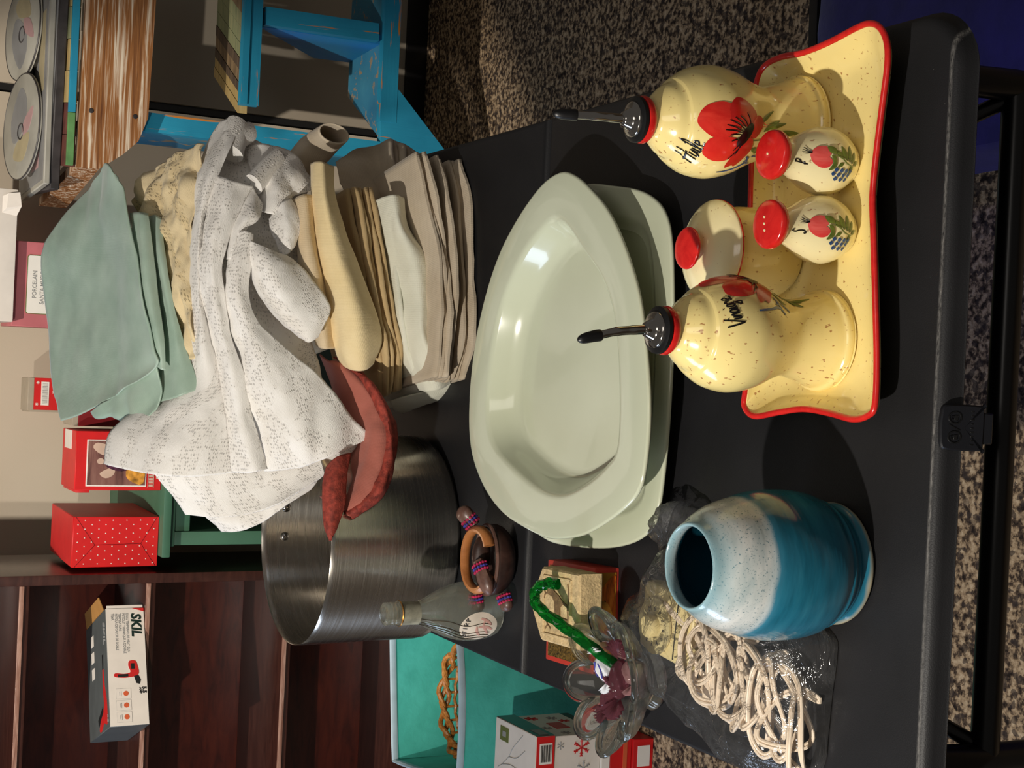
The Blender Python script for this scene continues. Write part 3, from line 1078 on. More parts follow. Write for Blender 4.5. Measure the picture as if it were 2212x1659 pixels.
def shaker(loc, rz, label, letter, holes):
    t = thing('shaker', label, 'shaker', loc, rz, 'painted salt and pepper shakers')
    body = obj('body', *lathe(SHAKER, 56), 'pale_yellow', t)
    cap = obj('cap', *lathe(smooth_prof([(.012, .0645), (.0165, .0655), (.0186, .0685), (.0187, .0715), (.0172, .0738), (.011, .0755), (0, .0762)], 4), 48), 'red_glaze', t)
    for x, y in holes:
        obj('pour_hole', *lathe([(0, .0758 - 55 * (x * x + y * y) * .12), (.0011, .0759 - 55 * (x * x + y * y) * .12), (.0009, .0766 - 55 * (x * x + y * y) * .12), (0, .0767 - 55 * (x * x + y * y) * .12)], 10, x, y), 'pale_yellow', cap)
    sk = Skin(SHAKER[3:])
    rs = MB()
    rs.add(sk.fan([(.001, .049), (.0075, .0485), (.012, .044), (.0115, .0385), (.006, .035), (.001, .038), (-.0005, .044)], .0004))
    rs.add(sk.fan([(.0015, .0485), (.002, .043), (.003, .0375), (-.001, .0335), (-.006, .036), (-.0075, .0415), (-.004, .047)], .0002))
    rs.build('painted_poppy', 'rose', body)
    ink = MB()
    for a, b in (((.006, .048), (.0055, .0545)), ((.006, .048), (.0080, .0550)), ((.0065, .048), (.0105, .0545)), ((.007, .048), (.0130, .0535))):
        ink.add(sk.stroke([a, ((a[0] + b[0]) / 2 - .0006, (a[1] + b[1]) / 2), b], .0009, .0005))
    ink.build('painted_stamens', 'ink', body)
    lf = MB()
    lf.add(sk.fan([(.006, .036), (.011, .0375), (.010, .032), (.005, .031)], .0006, 3))
    lf.add(sk.fan([(-.008, .0355), (-.002, .0335), (.004, .035), (.002, .031), (-.005, .0305)], .0006, 3))
    lf.add(sk.stroke([(.004, .033), (.003, .027), (-.001, .021), (-.003, .013)], .0012, .0004))
    for x, y, an, l, w in ((.002, .024, .9, .010, .004), (.001, .021, .45, .012, .0045), (0, .018, 0, .013, .0048), (-.001, .0155, -.35, .011, .0045), (-.002, .013, -1.0, .008, .004), (-.002, .014, 2.9, .009, .004), (-.001, .024, 2.2, .006, .003)):
        lf.add(leaf(sk, x, y, an, l, w))
    lf.build('painted_leaves', 'leaf', body)
    bl = MB()
    r = random.Random(3)
    for k in range(11):
        x, y = -.010 + .004 * math.sin(k * 2.1), .031 - k * .0015
        bl.add(sk.fan([(x - .0018, y), (x, y + .0017), (x + .0018, y), (x, y - .0017)], .0006 + k * .00002, 2))
    bl.build('painted_grapes', 'blue_paint', body)
    handwriting(sk, -.0075, .0500, .0092, 0, letter, .0014).build('lettering', 'ink', body)
    return t


shaker((.503, .112, TF), -.12, 'small yellow shaker marked P with one hole in its red cap', 'P', [(0, -.001)])
shaker((.4505, .111, TF), -.10, 'small yellow shaker marked S with three holes in its red cap', 'S', [(-.005, -.001), (0, 0), (.005, .001)])


# ------------------------------------------------------------------ sugar bowl
sb = thing('sugar_bowl', 'yellow speckled sugar bowl with a notched lid and red knob', 'bowl', (.435, .187, TF))
obj('body', *lathe(smooth_prof([(0, .001), (.026, .001), (.031, .004), (.0355, .014), (.0375, .028), (.0372, .045), (.0358, .058), (.0348, .066), (.032, .066), (.031, .055), (0, .02)], 4), 56), 'yellow', sb)
lid_v, lid_f = lathe(smooth_prof([(0, .0685), (.030, .0675), (.0392, .0675), (.0406, .0692), (.0396, .0712), (.034, .0755), (.022, .0805), (.011, .0830), (.006, .0845)], 4) + [(.0058, .0885), (0, .0885)], 72)
nv = []
for x, y, z in lid_v:
    a = math.atan2(y, x) - math.radians(-148)
    r = math.hypot(x, y)
    if abs(a) < .2 and r > .03:               # the spoon notch
        k = 1 - (1 - (a / .2) ** 2) * .17
        x, y = x * k, y * k
    nv.append((x, y, z))
lid = obj('lid', nv, lid_f, 'pale_yellow', sb)
obj('knob', *lathe(smooth_prof([(.0056, .0865), (.010, .0885), (.0158, .0910), (.0167, .0925), (.0155, .0942), (.008, .0952), (0, .0955)], 4), 40), 'red_glaze', lid)
obj('lid_edge', *lathe([(.0392, .0668), (.0409, .0675), (.0409, .0686), (.0392, .0686)], 56), 'red_glaze', lid)


# ------------------------------------------------------------------ two platters
def rel(loop, c):
    return [(x - c[0], y - c[1]) for x, y in loop]


def platter(name, label, c, z, outer, well, lip, rimz, well_k, depth, tilt=(0, 0)):
    t = thing(name, label, 'platter', (c[0], c[1], z), 0, 'pale green platters')
    t.rotation_euler = (tilt[0], tilt[1], 0)
    n = 120

    def res(l):
        l = crpath(l, 8, True)
        d = [0]
        for i in range(len(l)):
            a, b = l[i], l[(i + 1) % len(l)]
            d.append(d[-1] + math.hypot(b[0] - a[0], b[1] - a[1]))
        # start both loops at the same bearing so the rings line up
        i0 = min(range(len(l)), key=lambda i: abs(math.atan2(l[i][1], l[i][0])))
        out, k = [], 0
        ll = l[i0:] + l[:i0]
        d = [0]
        for i in range(len(ll)):
            a, b = ll[i], ll[(i + 1) % len(ll)]
            d.append(d[-1] + math.hypot(b[0] - a[0], b[1] - a[1]))
        for q in range(n):
            s_ = d[-1] * q / n
            while d[k + 1] < s_:
                k += 1
            f = (s_ - d[k]) / max(1e-9, d[k + 1] - d[k])
            a, b = ll[k], ll[(k + 1) % len(ll)]
            out.append((a[0] + (b[0] - a[0]) * f, a[1] + (b[1] - a[1]) * f))
        return out
    O, W = res(rel(outer, c)), res(rel(well, c))
    mid = [((a[0] + b[0]) / 2, (a[1] + b[1]) / 2) for a, b in zip(O, W)]
    rings = [at_z(shrink(W, .80), .0), at_z(shrink(W, .86), .0), at_z(shrink(W, .88), .003), at_z(shrink(W, 1.0), rimz - .009), at_z(offset(O, .004), rimz - .005), at_z(offset(O, .0006), rimz - .0028), at_z(O, rimz - .001),
             at_z(offset(O, .0008), rimz + .0006), at_z(offset(O, .0026), rimz + .0010), at_z(mid, rimz - lip * .4), at_z(shrink(W, 1.03), rimz - lip * .9), at_z(shrink(W, 1.0), rimz - lip - .0006), at_z(shrink(W, .975), rimz - lip - .004),
             at_z(shrink(W, .93), rimz - depth * .6), at_z(shrink(W, well_k + .03), rimz - depth * .9), at_z(shrink(W, well_k), rimz - depth), at_z(shrink(W, well_k - .06), rimz - depth - .0006), at_z(shrink(W, .3), rimz - depth - .001)]
    obj('platter_body', *loft(rings), 'celadon', t, angle=60)
    return t


low = platter('platter', 'flat pale green rounded platter lying underneath the deeper one', (.34, .475), TOP,
              [(0.5224,0.4878),(0.5156,0.4349),(0.5073,0.3884),(0.4951,0.3572),(0.4797,0.3398),(0.4585,0.3304),(0.4223,0.3243),(0.3723,0.3201),(0.3161,0.3198),(0.2593,0.3225),(0.2136,0.3292),(0.1939,0.3397),(0.1794,0.3644),(0.1687,0.4037),(0.1623,0.45),(0.1588,0.4994),(0.1598,0.5365),(0.1724,0.5774),(0.2133,0.6133),(0.2821,0.6367),(0.358,0.6433),(0.4339,0.6356),(0.4922,0.6038),(0.5197,0.5504)],
              [(0.4898,0.5043),(0.4842,0.4278),(0.4721,0.3813),(0.4408,0.3627),(0.3809,0.352),(0.3172,0.3496),(0.2531,0.3542),(0.2182,0.363),(0.201,0.4024),(0.1926,0.481),(0.2006,0.5394),(0.2558,0.5752),(0.3337,0.5881),(0.4221,0.5813),(0.474,0.5509)], .001, .020, .9, .008)
up = platter('platter', 'deep pale green teardrop platter with a wide rim, lying on top of the other', (.35, .50), TOP + .0205,
             [(0.5296,0.4737),(0.5219,0.4457),(0.5089,0.4207),(0.4898,0.391),(0.467,0.3667),(0.4362,0.3425),(0.4016,0.3224),(0.3593,0.3089),(0.32,0.3002),(0.2825,0.2977),(0.2448,0.3027),(0.2277,0.3117),(0.2134,0.3313),(0.196,0.3642),(0.1815,0.3999),(0.1734,0.437),(0.17,0.4718),(0.1738,0.5139),(0.1836,0.5651),(0.2031,0.6083),(0.2327,0.6419),(0.267,0.6572),(0.3166,0.659),(0.3663,0.6503),(0.4147,0.6304),(0.4542,0.6046),(0.484,0.5735),(0.5093,0.5371),(0.5242,0.5062)],
             [(0.485,0.4814),(0.4496,0.4265),(0.4223,0.3915),(0.3845,0.3658),(0.3251,0.3524),(0.2681,0.3505),(0.2463,0.3705),(0.2269,0.4058),(0.2133,0.4481),(0.2139,0.4932),(0.2291,0.5497),(0.2493,0.5975),(0.2776,0.6181),(0.3177,0.62),(0.385,0.606),(0.4316,0.5754),(0.4658,0.5347)], .001, .0345, .84, .031)


# ------------------------------------------------------------------ teal vase
vs = thing('vase', 'round teal pottery vase with a pale speckled shoulder, in front of the bagged timer', 'vase', (.1945, .109, TOP))
VP = smooth_prof([(0, .002), (.038, .002), (.0445, .0015), (.0468, .003), (.0470, .006), (.0452, .0085), (.0442, .011), (.0462, .0145), (.0462, .0175), (.0500, .0215), (.0502, .025), (.0540, .033), (.0562, .046), (.0568, .060), (.0562, .074),
                  (.0542, .086), (.0510, .0965), (.0498, .101), (.0488, .105), (.0456, .1145), (.0405, .1235), (.0355, .1305), (.0328, .1355), (.0312, .1372), (.0298, .1366), (.0290, .1338), (.0292, .1300), (.0302, .1275)], 4)
obj('body', *lathe(VP, 96), 'vase', vs, angle=60)
obj('inside', *lathe(smooth_prof([(.0303, .1273), (.0325, .1235), (.038, .117), (.046, .1), (.0515, .075), (.051, .045), (.044, .018), (0, .01)], 4), 72), 'vase_in', vs)

# ------------------------------------------------------------------ glass bottle
bt = thing('bottle', 'small empty clear glass bottle with an oval paper label, beside the stock pot', 'bottle', (.0625, .682, TOP))
BP = smooth_prof([(0, .003), (.018, .001), (.0245, .001), (.0285, .006), (.0315, .016), (.0328, .030), (.0322, .044), (.0290, .058), (.0235, .072), (.0175, .084), (.0136, .093), (.0124, .100), (.0122, .112), (.0123, .1165), (.0140, .1175), (.0140, .1195), (.0120, .1205),
                  (.0126, .1225), (.0119, .1245), (.0126, .1270), (.0119, .1290), (.0124, .1315), (.0122, .1350), (.0105, .1362)], 4)
BI = [(max(0, r - .0022), max(.0045, h)) for r, h in reversed(BP)]
obj('glass_body', *lathe(BP + BI, 56), 'glass_bottle', bt)
sk = Skin(BP[8:], math.radians(-26))
lb = obj('oval_label', *sk.fan([(.0190 * math.cos(k * PI / 8), .034 + .0225 * math.sin(k * PI / 8)) for k in range(16)], .0002), 'label', bt)
mb = MB()
for q in ([(-.008, .022), (-.002, .026), (.004, .03), (.010, .029)], [(-.002, .018), (.002, .026), (.002, .036)], [(-.010, .031), (-.004, .036), (.003, .038)], [(.004, .02), (.009, .026), (.012, .034)]):
    mb.add(sk.stroke(q, .0032, .0008))
mb.build('label_sketch', 'label_pink', lb)
mb = MB()
for i, q in enumerate(([(-.4, .5), (.4, .9), (.5, .4), (-.4, .1), (.4, -.4)], [(-.4, .9), (.4, .9), (0, .9), (0, 0)], [(0, 1), (0, 0)], [(-.4, 0), (-.3, 1), (.4, .6), (-.2, .4), (.4, 0)], [(-.4, 0), (-.3, 1), (.4, .6), (-.3, .45)])):
    x = -.0110 + i * .0054
    mb.add(sk.stroke([(x + a * .0036, 0.0455 + .003 * math.sin((i + .5) / 5 * PI) + b * .0050) for a, b in q], .0007, .0010, False))
mb.build('lettering', 'print_dark', lb)
mb = MB()
for a in (-52, -44, -36, -18):
    s2 = Skin(BP[8:], math.radians(a), .0012)
    mb.add(tube([s2.at(.002 * math.sin(k), .02 + k * .0064) for k in range(13)], .00045, 5))
mb.build('neck_wire', 'wire', bt)
obj('paper_remnant', *lathe([(.0129, .096), (.0129, .1165), (.0126, .1165), (.0126, .096), (.0129, .096)], 32), 'torn_paper', bt)
obj('brass_ring', *lathe([(.0138, .1172), (.0146, .1182), (.0138, .1192), (.0132, .1182), (.0138, .1172)], 32), 'brass', bt)


# ------------------------------------------------------------------ carved wooden turtle with beaded bands
tu = thing('carved_turtle', 'dark carved wooden turtle with pink and blue beaded bands, beside the small bottle', 'carving', (.124, .650, TOP), math.radians(2))
tu.scale = (1.1, 1.1, 1.06)


def blob(cx, cy, cz, rx, ry, rz, n=24, m=12, rot=0, rough=0):
    v, f = [], []
    for i in range(m + 1):
        a = -PI / 2 + PI * i / m
        for k in range(n):
            b = 2 * PI * k / n
            x, y, z = rx * math.cos(a) * math.cos(b), ry * math.cos(a) * math.sin(b), rz * math.sin(a)
            q = 1 + rough * noise.noise(Vector((x * 90, y * 90, z * 90)))
            x, y, z = x * q, y * q, z * q
            v.append((cx + x * math.cos(rot) - y * math.sin(rot), cy + x * math.sin(rot) + y * math.cos(rot), cz + z))
    for i in range(m):
        for k in range(n):
            f.append((i * n + k, i * n + (k + 1) % n, (i + 1) * n + (k + 1) % n, (i + 1) * n + k))
    return v, f


obj('bowl_body', *lathe(smooth_prof([(0, .0005), (.012, .0008), (.022, .006), (.0275, .015), (.0285, .024), (.0265, .0285), (.0245, .029), (.0225, .0265), (.018, .016), (0, .012)], 4), 44, 0, 0, 1.25, .92), 'dark_wood', tu)
obj('bowl_lip', *tube([(.0345 * math.cos(k * PI / 16), .0245 * math.sin(k * PI / 16), .0282) for k in range(32)], .0022, 8, True), 'mid_wood', tu)
# raised almond ring on the shell, open at one end
rg = [(.032 * math.cos(a) * (1 - .06 * math.cos(2 * a)), .0005 + .0205 * math.sin(a), .0385 + .004 * math.sin(a)) for a in [math.radians(-62 + 306 * k / 30) for k in range(31)]]
obj('shell_ring', *tube(rg, [.0042] * 31, 10, False, 1.5), 'tan_wood', tu)
obj('shell_seed', *blob(.004, .002, .034, .020, .008, .010, 24, 12, 0, .1), 'dark_wood', tu)
for nm, a, L, r, lift in (('head', (.034, .014, .038), (.016, .008, .012), .0105, 1), ('tail', (-.003, -.008, .041), (-.028, -.014, -.006), .0092, 1), ('flipper', (-.036, .012, .034), (-.017, -.001, -.004), .0085, 1), ('flipper', (-.034, -.012, .014), (-.015, -.006, -.003), .0085, 1)):
    p0, d = Vector(a), Vector(L)
    pts = [p0 + d * t for t in (-.1, .1, .3, .5, .7, .85, .97, 1.03)]
    lg = obj(nm, *tube(pts, [r * k for k in (.75, .85, .95, 1.05, 1.05, .9, .55, .2)], 12, False, .72), 'mid_wood', tu)
    dn = d.normalized()
    for j in range(3):
        c = p0 + dn * (.001 + j * .0032)
        u = dn.cross(Vector((0, 0, 1))).normalized()
        w = u.cross(dn)
        bd = MB()
        for k in range(14):
            t = 2 * PI * k / 14
            bd.add(blob(*(c + (u * math.cos(t) + w * math.sin(t) * .75) * (r * .93)), .0016, .0016, .0016, 6, 4))
        bo = bd.build('bead_band', 'bead_blue' if j == 1 else 'bead_pink', lg)
        bo['kind'] = 'stuff'


# ------------------------------------------------------------------ small tin with a horse picture, stone block on top
tn = thing('gift_tin', 'small gold and red paper box with a chestnut horse on its front', 'box', (.094, .468, TOP), math.radians(2.5))
obj('box_body', *rbox(.101, .094, .027, .0015), 'red_paper', tn)
obj('glitter_top', *rbox(.091, .084, .0008, .0002, 1, .0268), 'gold_glitter', tn)
fr = obj('front_picture', *span(-.046, .046, -.0478, -.0468, .0035, .0235, 0), 'amber_print', tn)
obj('horse_head', *prism_y(crpath([(-.044, .0045), (-.040, .014), (-.026, .021), (-.008, .0225), (.006, .020), (.018, .0225), (.028, .021), (.036, .015), (.043, .008), (.041, .0045), (.030, .0065), (.018, .0045), (-.02, .0042)], 4, True), -.0485, -.0475), 'horse', fr)
obj('horse_eye', *prism_y([(.018 + .0016 * math.cos(k * PI / 4), .0165 + .0012 * math.sin(k * PI / 4)) for k in range(8)], -.0488, -.0480), 'ink', fr)
for k in range(5):
    obj('mane_lock', *prism_y(crpath([(-.030 + k * .008, .0065), (-.028 + k * .008, .014), (-.018 + k * .009, .0205), (-.020 + k * .009, .013)], 4, True), -.0489, -.0482), 'red_paper' if k % 2 else 'picture_glow', fr)

st = thing('stone_block', 'house-shaped sandstone block with a carved deer, lying on the gold and red box', 'carving', (.106, .447, TOP + .0277), math.radians(3))
hp = [(-.036, -.041), (.036, -.041), (.036, .032), (.000, .056), (-.036, .032)]
hp = [(x + rnd.uniform(-.001, .001), y) for x, y in hp]
sv, sf = loft([at_z(offset(hp, .001), 0), at_z(hp, .001), at_z(hp, .0235), at_z(offset(hp, .002), .0258)])
obj('block', sv, sf, 'sandstone', st, angle=30)
# raised border and relief
obj('relief_border', *MB().add(tube([(-.028, -.026, .026), (.028, -.026, .026)], .0017, 6)).add(tube([(.028, -.026, .026), (.028, .027, .026)], .0017, 6)).add(tube([(.028, .027, .026), (-.028, .027, .026)], .0017, 6)).add(tube([(-.028, .027, .026), (-.028, -.026, .026)], .0017, 6)).__dict__.values(), 'sandstone', st)
deer = [(.020, .010), (.0135, .013), (.012, .017), (.0095, .015), (.008, .008), (.004, .004), (-.006, .003), (-.013, .005), (-.0165, .003), (-.015, -.004), (-.019, -.012), (-.0175, -.018), (-.0155, -.0175), (-.0165, -.0115), (-.0115, -.006), (-.0105, -.017), (-.0085, -.0175),
        (-.0078, -.006), (.0005, -.0055), (.0035, -.010), (.0015, -.0175), (.0035, -.018), (.0062, -.0095), (.0095, -.004), (.0125, .003), (.0145, .0085), (.019, .0078)]
obj('deer_relief', *prism([(x * 1.15, y * 1.15) for x, y in deer], .0250, .0270), 'stone_dark', st, smooth=False)
for nm, q in (('antler_relief', [(.0145, .019), (.017, .025), (.022, .027)]), ('antler_relief', [(.0165, .023), (.013, .0265)]), ('antler_relief', [(.0125, .019), (.010, .0245), (.005, .0265)]), ('antler_relief', [(.0105, .023), (.014, .0255)]),
              ('ground_relief', [(-.024, -.020), (-.012, -.022), (0, -.0205), (.013, -.0225), (.024, -.020)]), ('plant_relief', [(-.022, .012), (-.019, .018), (-.023, .023)]), ('plant_relief', [(-.019, .018), (-.013, .022)])):
    obj(nm, *tube([(x, y, .0258) for x, y in crpath(q, 4)], .0010, 6), 'stone_dark', st)


# ------------------------------------------------------------------ scalloped glass bowl with glass sweets
gb = thing('glass_bowl', 'clear scalloped glass bowl filled with coloured glass sweets', 'bowl', (.053, .358, TOP), math.radians(12))


def scallop(prof, n=144, lobes=8):
    v, f = [], []
    for r, h, amp in prof:
        for k in range(n):
            t = 2 * PI * k / n
            q = abs(math.cos(t * lobes / 2)) ** .6
            rr = r * (1 + amp * (q - .6))
            v.append((rr * math.cos(t) * 1.06, rr * math.sin(t), h + amp * .030 * (q - .5)))
    for i in range(len(prof) - 1):
        for k in range(n):
            f.append((i * n + k, i * n + (k + 1) % n, (i + 1) * n + (k + 1) % n, (i + 1) * n + k))
    c = len(v)
    v += [(0, 0, prof[0][1]), (0, 0, prof[-1][1])]
    for k in range(n):
        f.append((c, (k + 1) % n, k))
        b = (len(prof) - 1) * n
        f.append((c + 1, b + k, b + (k + 1) % n))
    return v, f


gp = smooth_prof([(.025, .0005, .0), (.0275, .002, .02), (.024, .008, .04), (.0225, .013, .06), (.029, .020, .18), (.041, .028, .30), (.050, .038, .40), (.0535, .047, .42), (.0525, .0515, .42), (.0495, .0510, .41), (.046, .042, .36), (.037, .031, .26), (.024, .024, .14), (.010, .0215, 0)], 3)
obj('glass_body', *scallop(gp), 'glass', gb, angle=60)
rv = []
for k in range(144):
    t = 2 * PI * k / 144
    q = abs(math.cos(t * 4)) ** .6
    rr = .0522 * (1 + .42 * (q - .6))
    rv.append((rr * math.cos(t) * 1.06, rr * math.sin(t), .0505 + .42 * .030 * (q - .5)))
obj('rolled_rim', *tube(rv, .0036, 10, True), 'glass_rim', gb)

cn = thing('glass_cane', 'green twisted glass candy cane leaning out of the glass bowl', 'ornament', (.062, .352, TOP + .022), 0)
ca = crpath([(.004, .004, .018), (.014, .020, .028), (.026, .038, .040), (.037, .056, .052), (.046, .070, .062), (.056, .078, .0665), (.067, .074, .0655), (.073, .062, .061), (.073, .052, .0565)], 7)
cv, cf = tube(ca, [.0052] * len(ca), 12)
for i in range(len(ca)):                                      # twisted ridges
    c = Vector(ca[i])
    for k in range(12):
        p = Vector(cv[i * 12 + k])
        cv[i * 12 + k] = c + (p - c) * (1 + .13 * math.cos(3 * (2 * PI * k / 12) + i * .95))
obj('cane_rod', cv, cf, 'glass_green', cn)


def wrapped_sweet(loc, rz, L, r, mat, label, tw='glass_white', lay=0, fan=.014):
    t = thing('glass_sweet', label, 'ornament', loc, rz, 'glass sweets in the bowl')
    t.rotation_euler = (0, lay, rz)
    v, f = blob(0, 0, 0, L, r, r, 24, 14)
    v = [(x, y * (1 + .12 * math.sin(6 * math.atan2(z, y) + x * 260)), z * (1 + .12 * math.sin(6 * math.atan2(z, y) + x * 260))) for x, y, z in v]
    obj('sweet_body', v, f, mat, t)
    for d in (-1, 1):
        fv, ff = [], []
        for k in range(17):
            a = math.radians(-62 + 124 * k / 16)
            for q in (.25, 1):
                fv.append((d * (L * .9 + q * fan * math.cos(a)), q * fan * .95 * math.sin(a), .0026 * (1 if k % 2 else -1) * q + .006 * q * q))
        for k in range(16):
            ff.append((k * 2, k * 2 + 1, k * 2 + 3, k * 2 + 2))
        w = obj('wrapper_fan', fv, ff, tw, t)
        m = w.modifiers.new('thick', 'SOLIDIFY')
        m.thickness = .0014
    return t


B = TOP
wrapped_sweet((.062, .370, B + .044), .35, .0135, .0085, 'glass_white', 'white and blue swirled glass sweet in the glass bowl under the cane', 'glass_white', -.2, .010)
wrapped_sweet((.056, .348, B + .041), .12, .018, .0095, 'glass_purple', 'large amethyst glass sweet with ribbed fans in the glass bowl', 'glass_purple', .1, .020)
wrapped_sweet((.034, .368, B + .039), -.5, .013, .008, 'glass_purple', 'small amethyst glass sweet in the glass bowl, farthest from the timer', 'glass_purple', -.1, .013)
wrapped_sweet((.066, .332, B + .038), .5, .012, .009, 'glass_rose', 'pale rose glass sweet at the front of the glass bowl', 'glass_rose', .1, .011)
mbv = MB()
for q in ([(-.006, .001, .0088), (0, .003, .0086), (.008, .001, .0080)], [(-.008, -.003, .0078), (0, -.0042, .0076), (.006, -.003, .0076)]):
    mbv.add(tube(crpath(q, 4), .0008, 6))
mbv.build('blue_swirl', 'bead_blue', bpy.data.objects['glass_sweet'])


# ------------------------------------------------------------------ bagged dial timer with its flex
tm = thing('dial_timer', 'almond plastic plug-in timer with a numbered dial, inside the clear bag', 'timer', (.113, .305, TOP + .001), math.radians(-6))
tb2 = obj('timer_case', *rbox(.062, .082, .021, .006, 3, .001), 'almond', tm)
obj('dial_ring', *lathe([(.0, .0225), (.0235, .0225), (.0255, .0232), (.0252, .0248), (.0235, .0252), (0, .0252)], 48, -.005, .014), 'dial_face', tm)
kn = obj('dial_knob', *lathe([(0, .025), (.0105, .025), (.0105, .0315), (.0095, .033), (0, .0332)], 28, -.005, .014), 'almond', tm)
for k in range(12):
    a = math.radians(-90 + (k - 5) * 30)
    text('numeral', str(k + 1), .0062, 'print_dark', tm, (-.005 + .0182 * math.cos(a), .014 + .0182 * math.sin(a), .0253), (0, 0, a + PI / 2), 0, 0, 'CENTER')
obj('rocker_switch', *rbox(.022, .010, .004, .0015, 2, .0215, -.006, -.026), 'almond', tm)
obj('case_groove', *rbox(.054, .0012, .0008, 0, 1, .0217, 0, -.0165), 'black_rubber', tm)

cd = thing('flex_coil', 'tangled ivory two-core electric flex in the clear bag beside the teal vase', 'cord', (.08, .20, TOP), 0)
r = random.Random(21)
ctl = []
A_, B_ = Vector((0.0936,0.2527,0.745)), Vector((0.0683,0.1313,0.745))
NL = 19
for k in range(NL):
    t = .5 - .5 * math.cos(PI * (k * 2.6 / NL))                 # wanders to and fro along the bag
    c = A_.lerp(B_, t)
    r1, r2, rot = r.uniform(.028, .044), r.uniform(.014, .026), r.uniform(-1.1, .5)
    for j in range(6):
        a = 2 * PI * j / 6 + r.uniform(-.15, .15)
        x, y = r1 * math.cos(a), r2 * math.sin(a)
        x, y = c.x + x * math.cos(rot) - y * math.sin(rot), c.y + x * math.sin(rot) + y * math.cos(rot)
        ctl.append((x - .08, y - .20, .005 + .028 * abs(math.sin(k * 1.3 + j * .8)) * r.uniform(.5, 1)))
sp = crpath(ctl, 8)
for side in (-1, 1):
    pp = []
    for i, p in enumerate(sp):
        d = Vector(sp[min(len(sp) - 1, i + 1)]) - Vector(sp[max(0, i - 1)])
        w = d.cross(Vector((.25, .1, 1))).normalized()
        pp.append(Vector(p) + w * (.00145 * side))
    obj('flex_strand', *tube(pp, .0015, 7), 'cord', cd)
ld = [(0.1289,0.3061),(0.1185,0.2833),(0.1083,0.2612),(0.0913,0.2459),(0.0851,0.2186)]
for d in (0, .0034):
    obj('flex_lead', *tube(crpath([(x - .08 + d, y - .20, .024 - .002 * i) for i, (x, y) in enumerate(ld)], 5), .0018, 7), 'cord', cd)
obj('plug', *MB().add(rbox(.020, .026, .014, .003, 2, .004, -.012, .040)).__dict__.values(), 'cord', cd)

bg = thing('plastic_bag', 'clear crinkled plastic bag holding the timer and the ivory flex', 'bag', (.09, .22, TOP), 0)


def bag_sheet(rim, zs, seed):
    """a low tent over the contents: rings from the rim on the table up to the crown"""
    rim = crpath(rim, 6, True)
    v, f = [], []
    n = len(rim)
    for k, (t, h) in enumerate(zs):
        lp = shrink(rim, t)
        for i, (x, y) in enumerate(lp):
            q = Vector((x * 34, y * 34, seed + t))
            w = noise.noise(q) * .010 + abs(noise.noise(q * 2.3)) * .006
            v.append((x + w * .5 * (1 - t), y + w * .4 * (1 - t), max(.0012, h + (w if k else 0) * (1 if k else 0))))
    for k in range(len(zs) - 1):
        for i in range(n):
            j = (i + 1) % n
            f.append((k * n + i, k * n + j, (k + 1) * n + j, (k + 1) * n + i))
    c = len(v)
    v.append(tuple(sum(p[q] for p in v[-n:]) / n for q in range(3)))
    for i in range(n):
        f.append(((len(zs) - 1) * n + i, (len(zs) - 1) * n + (i + 1) % n, c))
    return v, f


rim = rel([(0.1246,0.3817),(0.0908,0.3755),(0.0683,0.3576),(0.0462,0.34),(0.0396,0.2945),(0.0255,0.251),(0.0143,0.2167),(0.0105,0.1846),(0.0166,0.1371),(0.0347,0.1102),(0.0646,0.1058),(0.0938,0.1035),(0.123,0.1002),(0.1384,0.1041),(0.1491,0.1356),(0.1542,0.1958),(0.1657,0.2488),(0.1841,0.2921),(0.1942,0.3111),(0.1701,0.3353),(0.1453,0.3603)], (.09, .22))
obj('bag_film', *bag_sheet(rim, [(1.0, .001), (.97, .012), (.9, .026), (.78, .037), (.6, .043), (.4, .044), (.2, .043)], 4), 'film', bg, angle=180)
rim2 = rel([(0.1786,0.3361),(0.1906,0.3417),(0.215,0.3316),(0.2234,0.3099),(0.2236,0.2881),(0.2157,0.2664),(0.1953,0.2682),(0.1751,0.2985),(0.166,0.3199)], (.09, .22))
obj('bag_mouth', *bag_sheet(rim2, [(1.0, .001), (.95, .014), (.8, .022), (.5, .024)], 9), 'film', bg, angle=180)


# ------------------------------------------------------------------ stock pot
pt = thing('stock_pot', 'tall brushed stainless steel stock pot without a lid, left of the linens', 'pot', (.1195, .898, TOP))
PR, PH = .1285, .1665
obj('pot_wall', *lathe([(0, .001), (.114, .001), (.121, .0025), (.1255, .008), (.1268, .018), (PR - .0015, .07), (PR, PH - .006), (PR + .0002, PH - .001), (PR - .0006, PH), (PR - .0016, PH - .001), (PR - .0018, PH - .008), (PR - .0035, .07), (.1248, .018), (.121, .0085), (.113, .0045), (0, .004)], 128), 'steel', pt, angle=50)
for a in (88, 268):
    for d in (-8.5, 8.5):
        b = math.radians(a + d)
        rv = obj('rivet', *lathe(smooth_prof([(.0058, 0), (.0056, .0012), (.0045, .0026), (.0022, .0036), (0, .0039)], 3), 20), 'chrome', pt)
        rv.location = ((PR - .0022) * math.cos(b), (PR - .0022) * math.sin(b), PH - .031)
        rv.rotation_euler = (0, -PI / 2, b)
    hd = MB()
    b = math.radians(a)
    if a == 88:
        u = Vector((-math.sin(b), math.cos(b), 0))
        o_ = Vector((math.cos(b), math.sin(b), 0))
        pts = [o_ * (PR + .001) + u * .022, o_ * (PR + .018) + u * .030, o_ * (PR + .032) + u * .022, o_ * (PR + .036), o_ * (PR + .032) - u * .022, o_ * (PR + .018) - u * .030, o_ * (PR + .001) - u * .022]
        hd.add(tube([(p.x, p.y, PH - .031) for p in map(Vector, crpath([tuple(q) for q in pts], 5))], .0045, 10))
        hd.build('handle', 'chrome', pt)


# ------------------------------------------------------------------ the heap of linens
GL = 'folded linens in the heap'
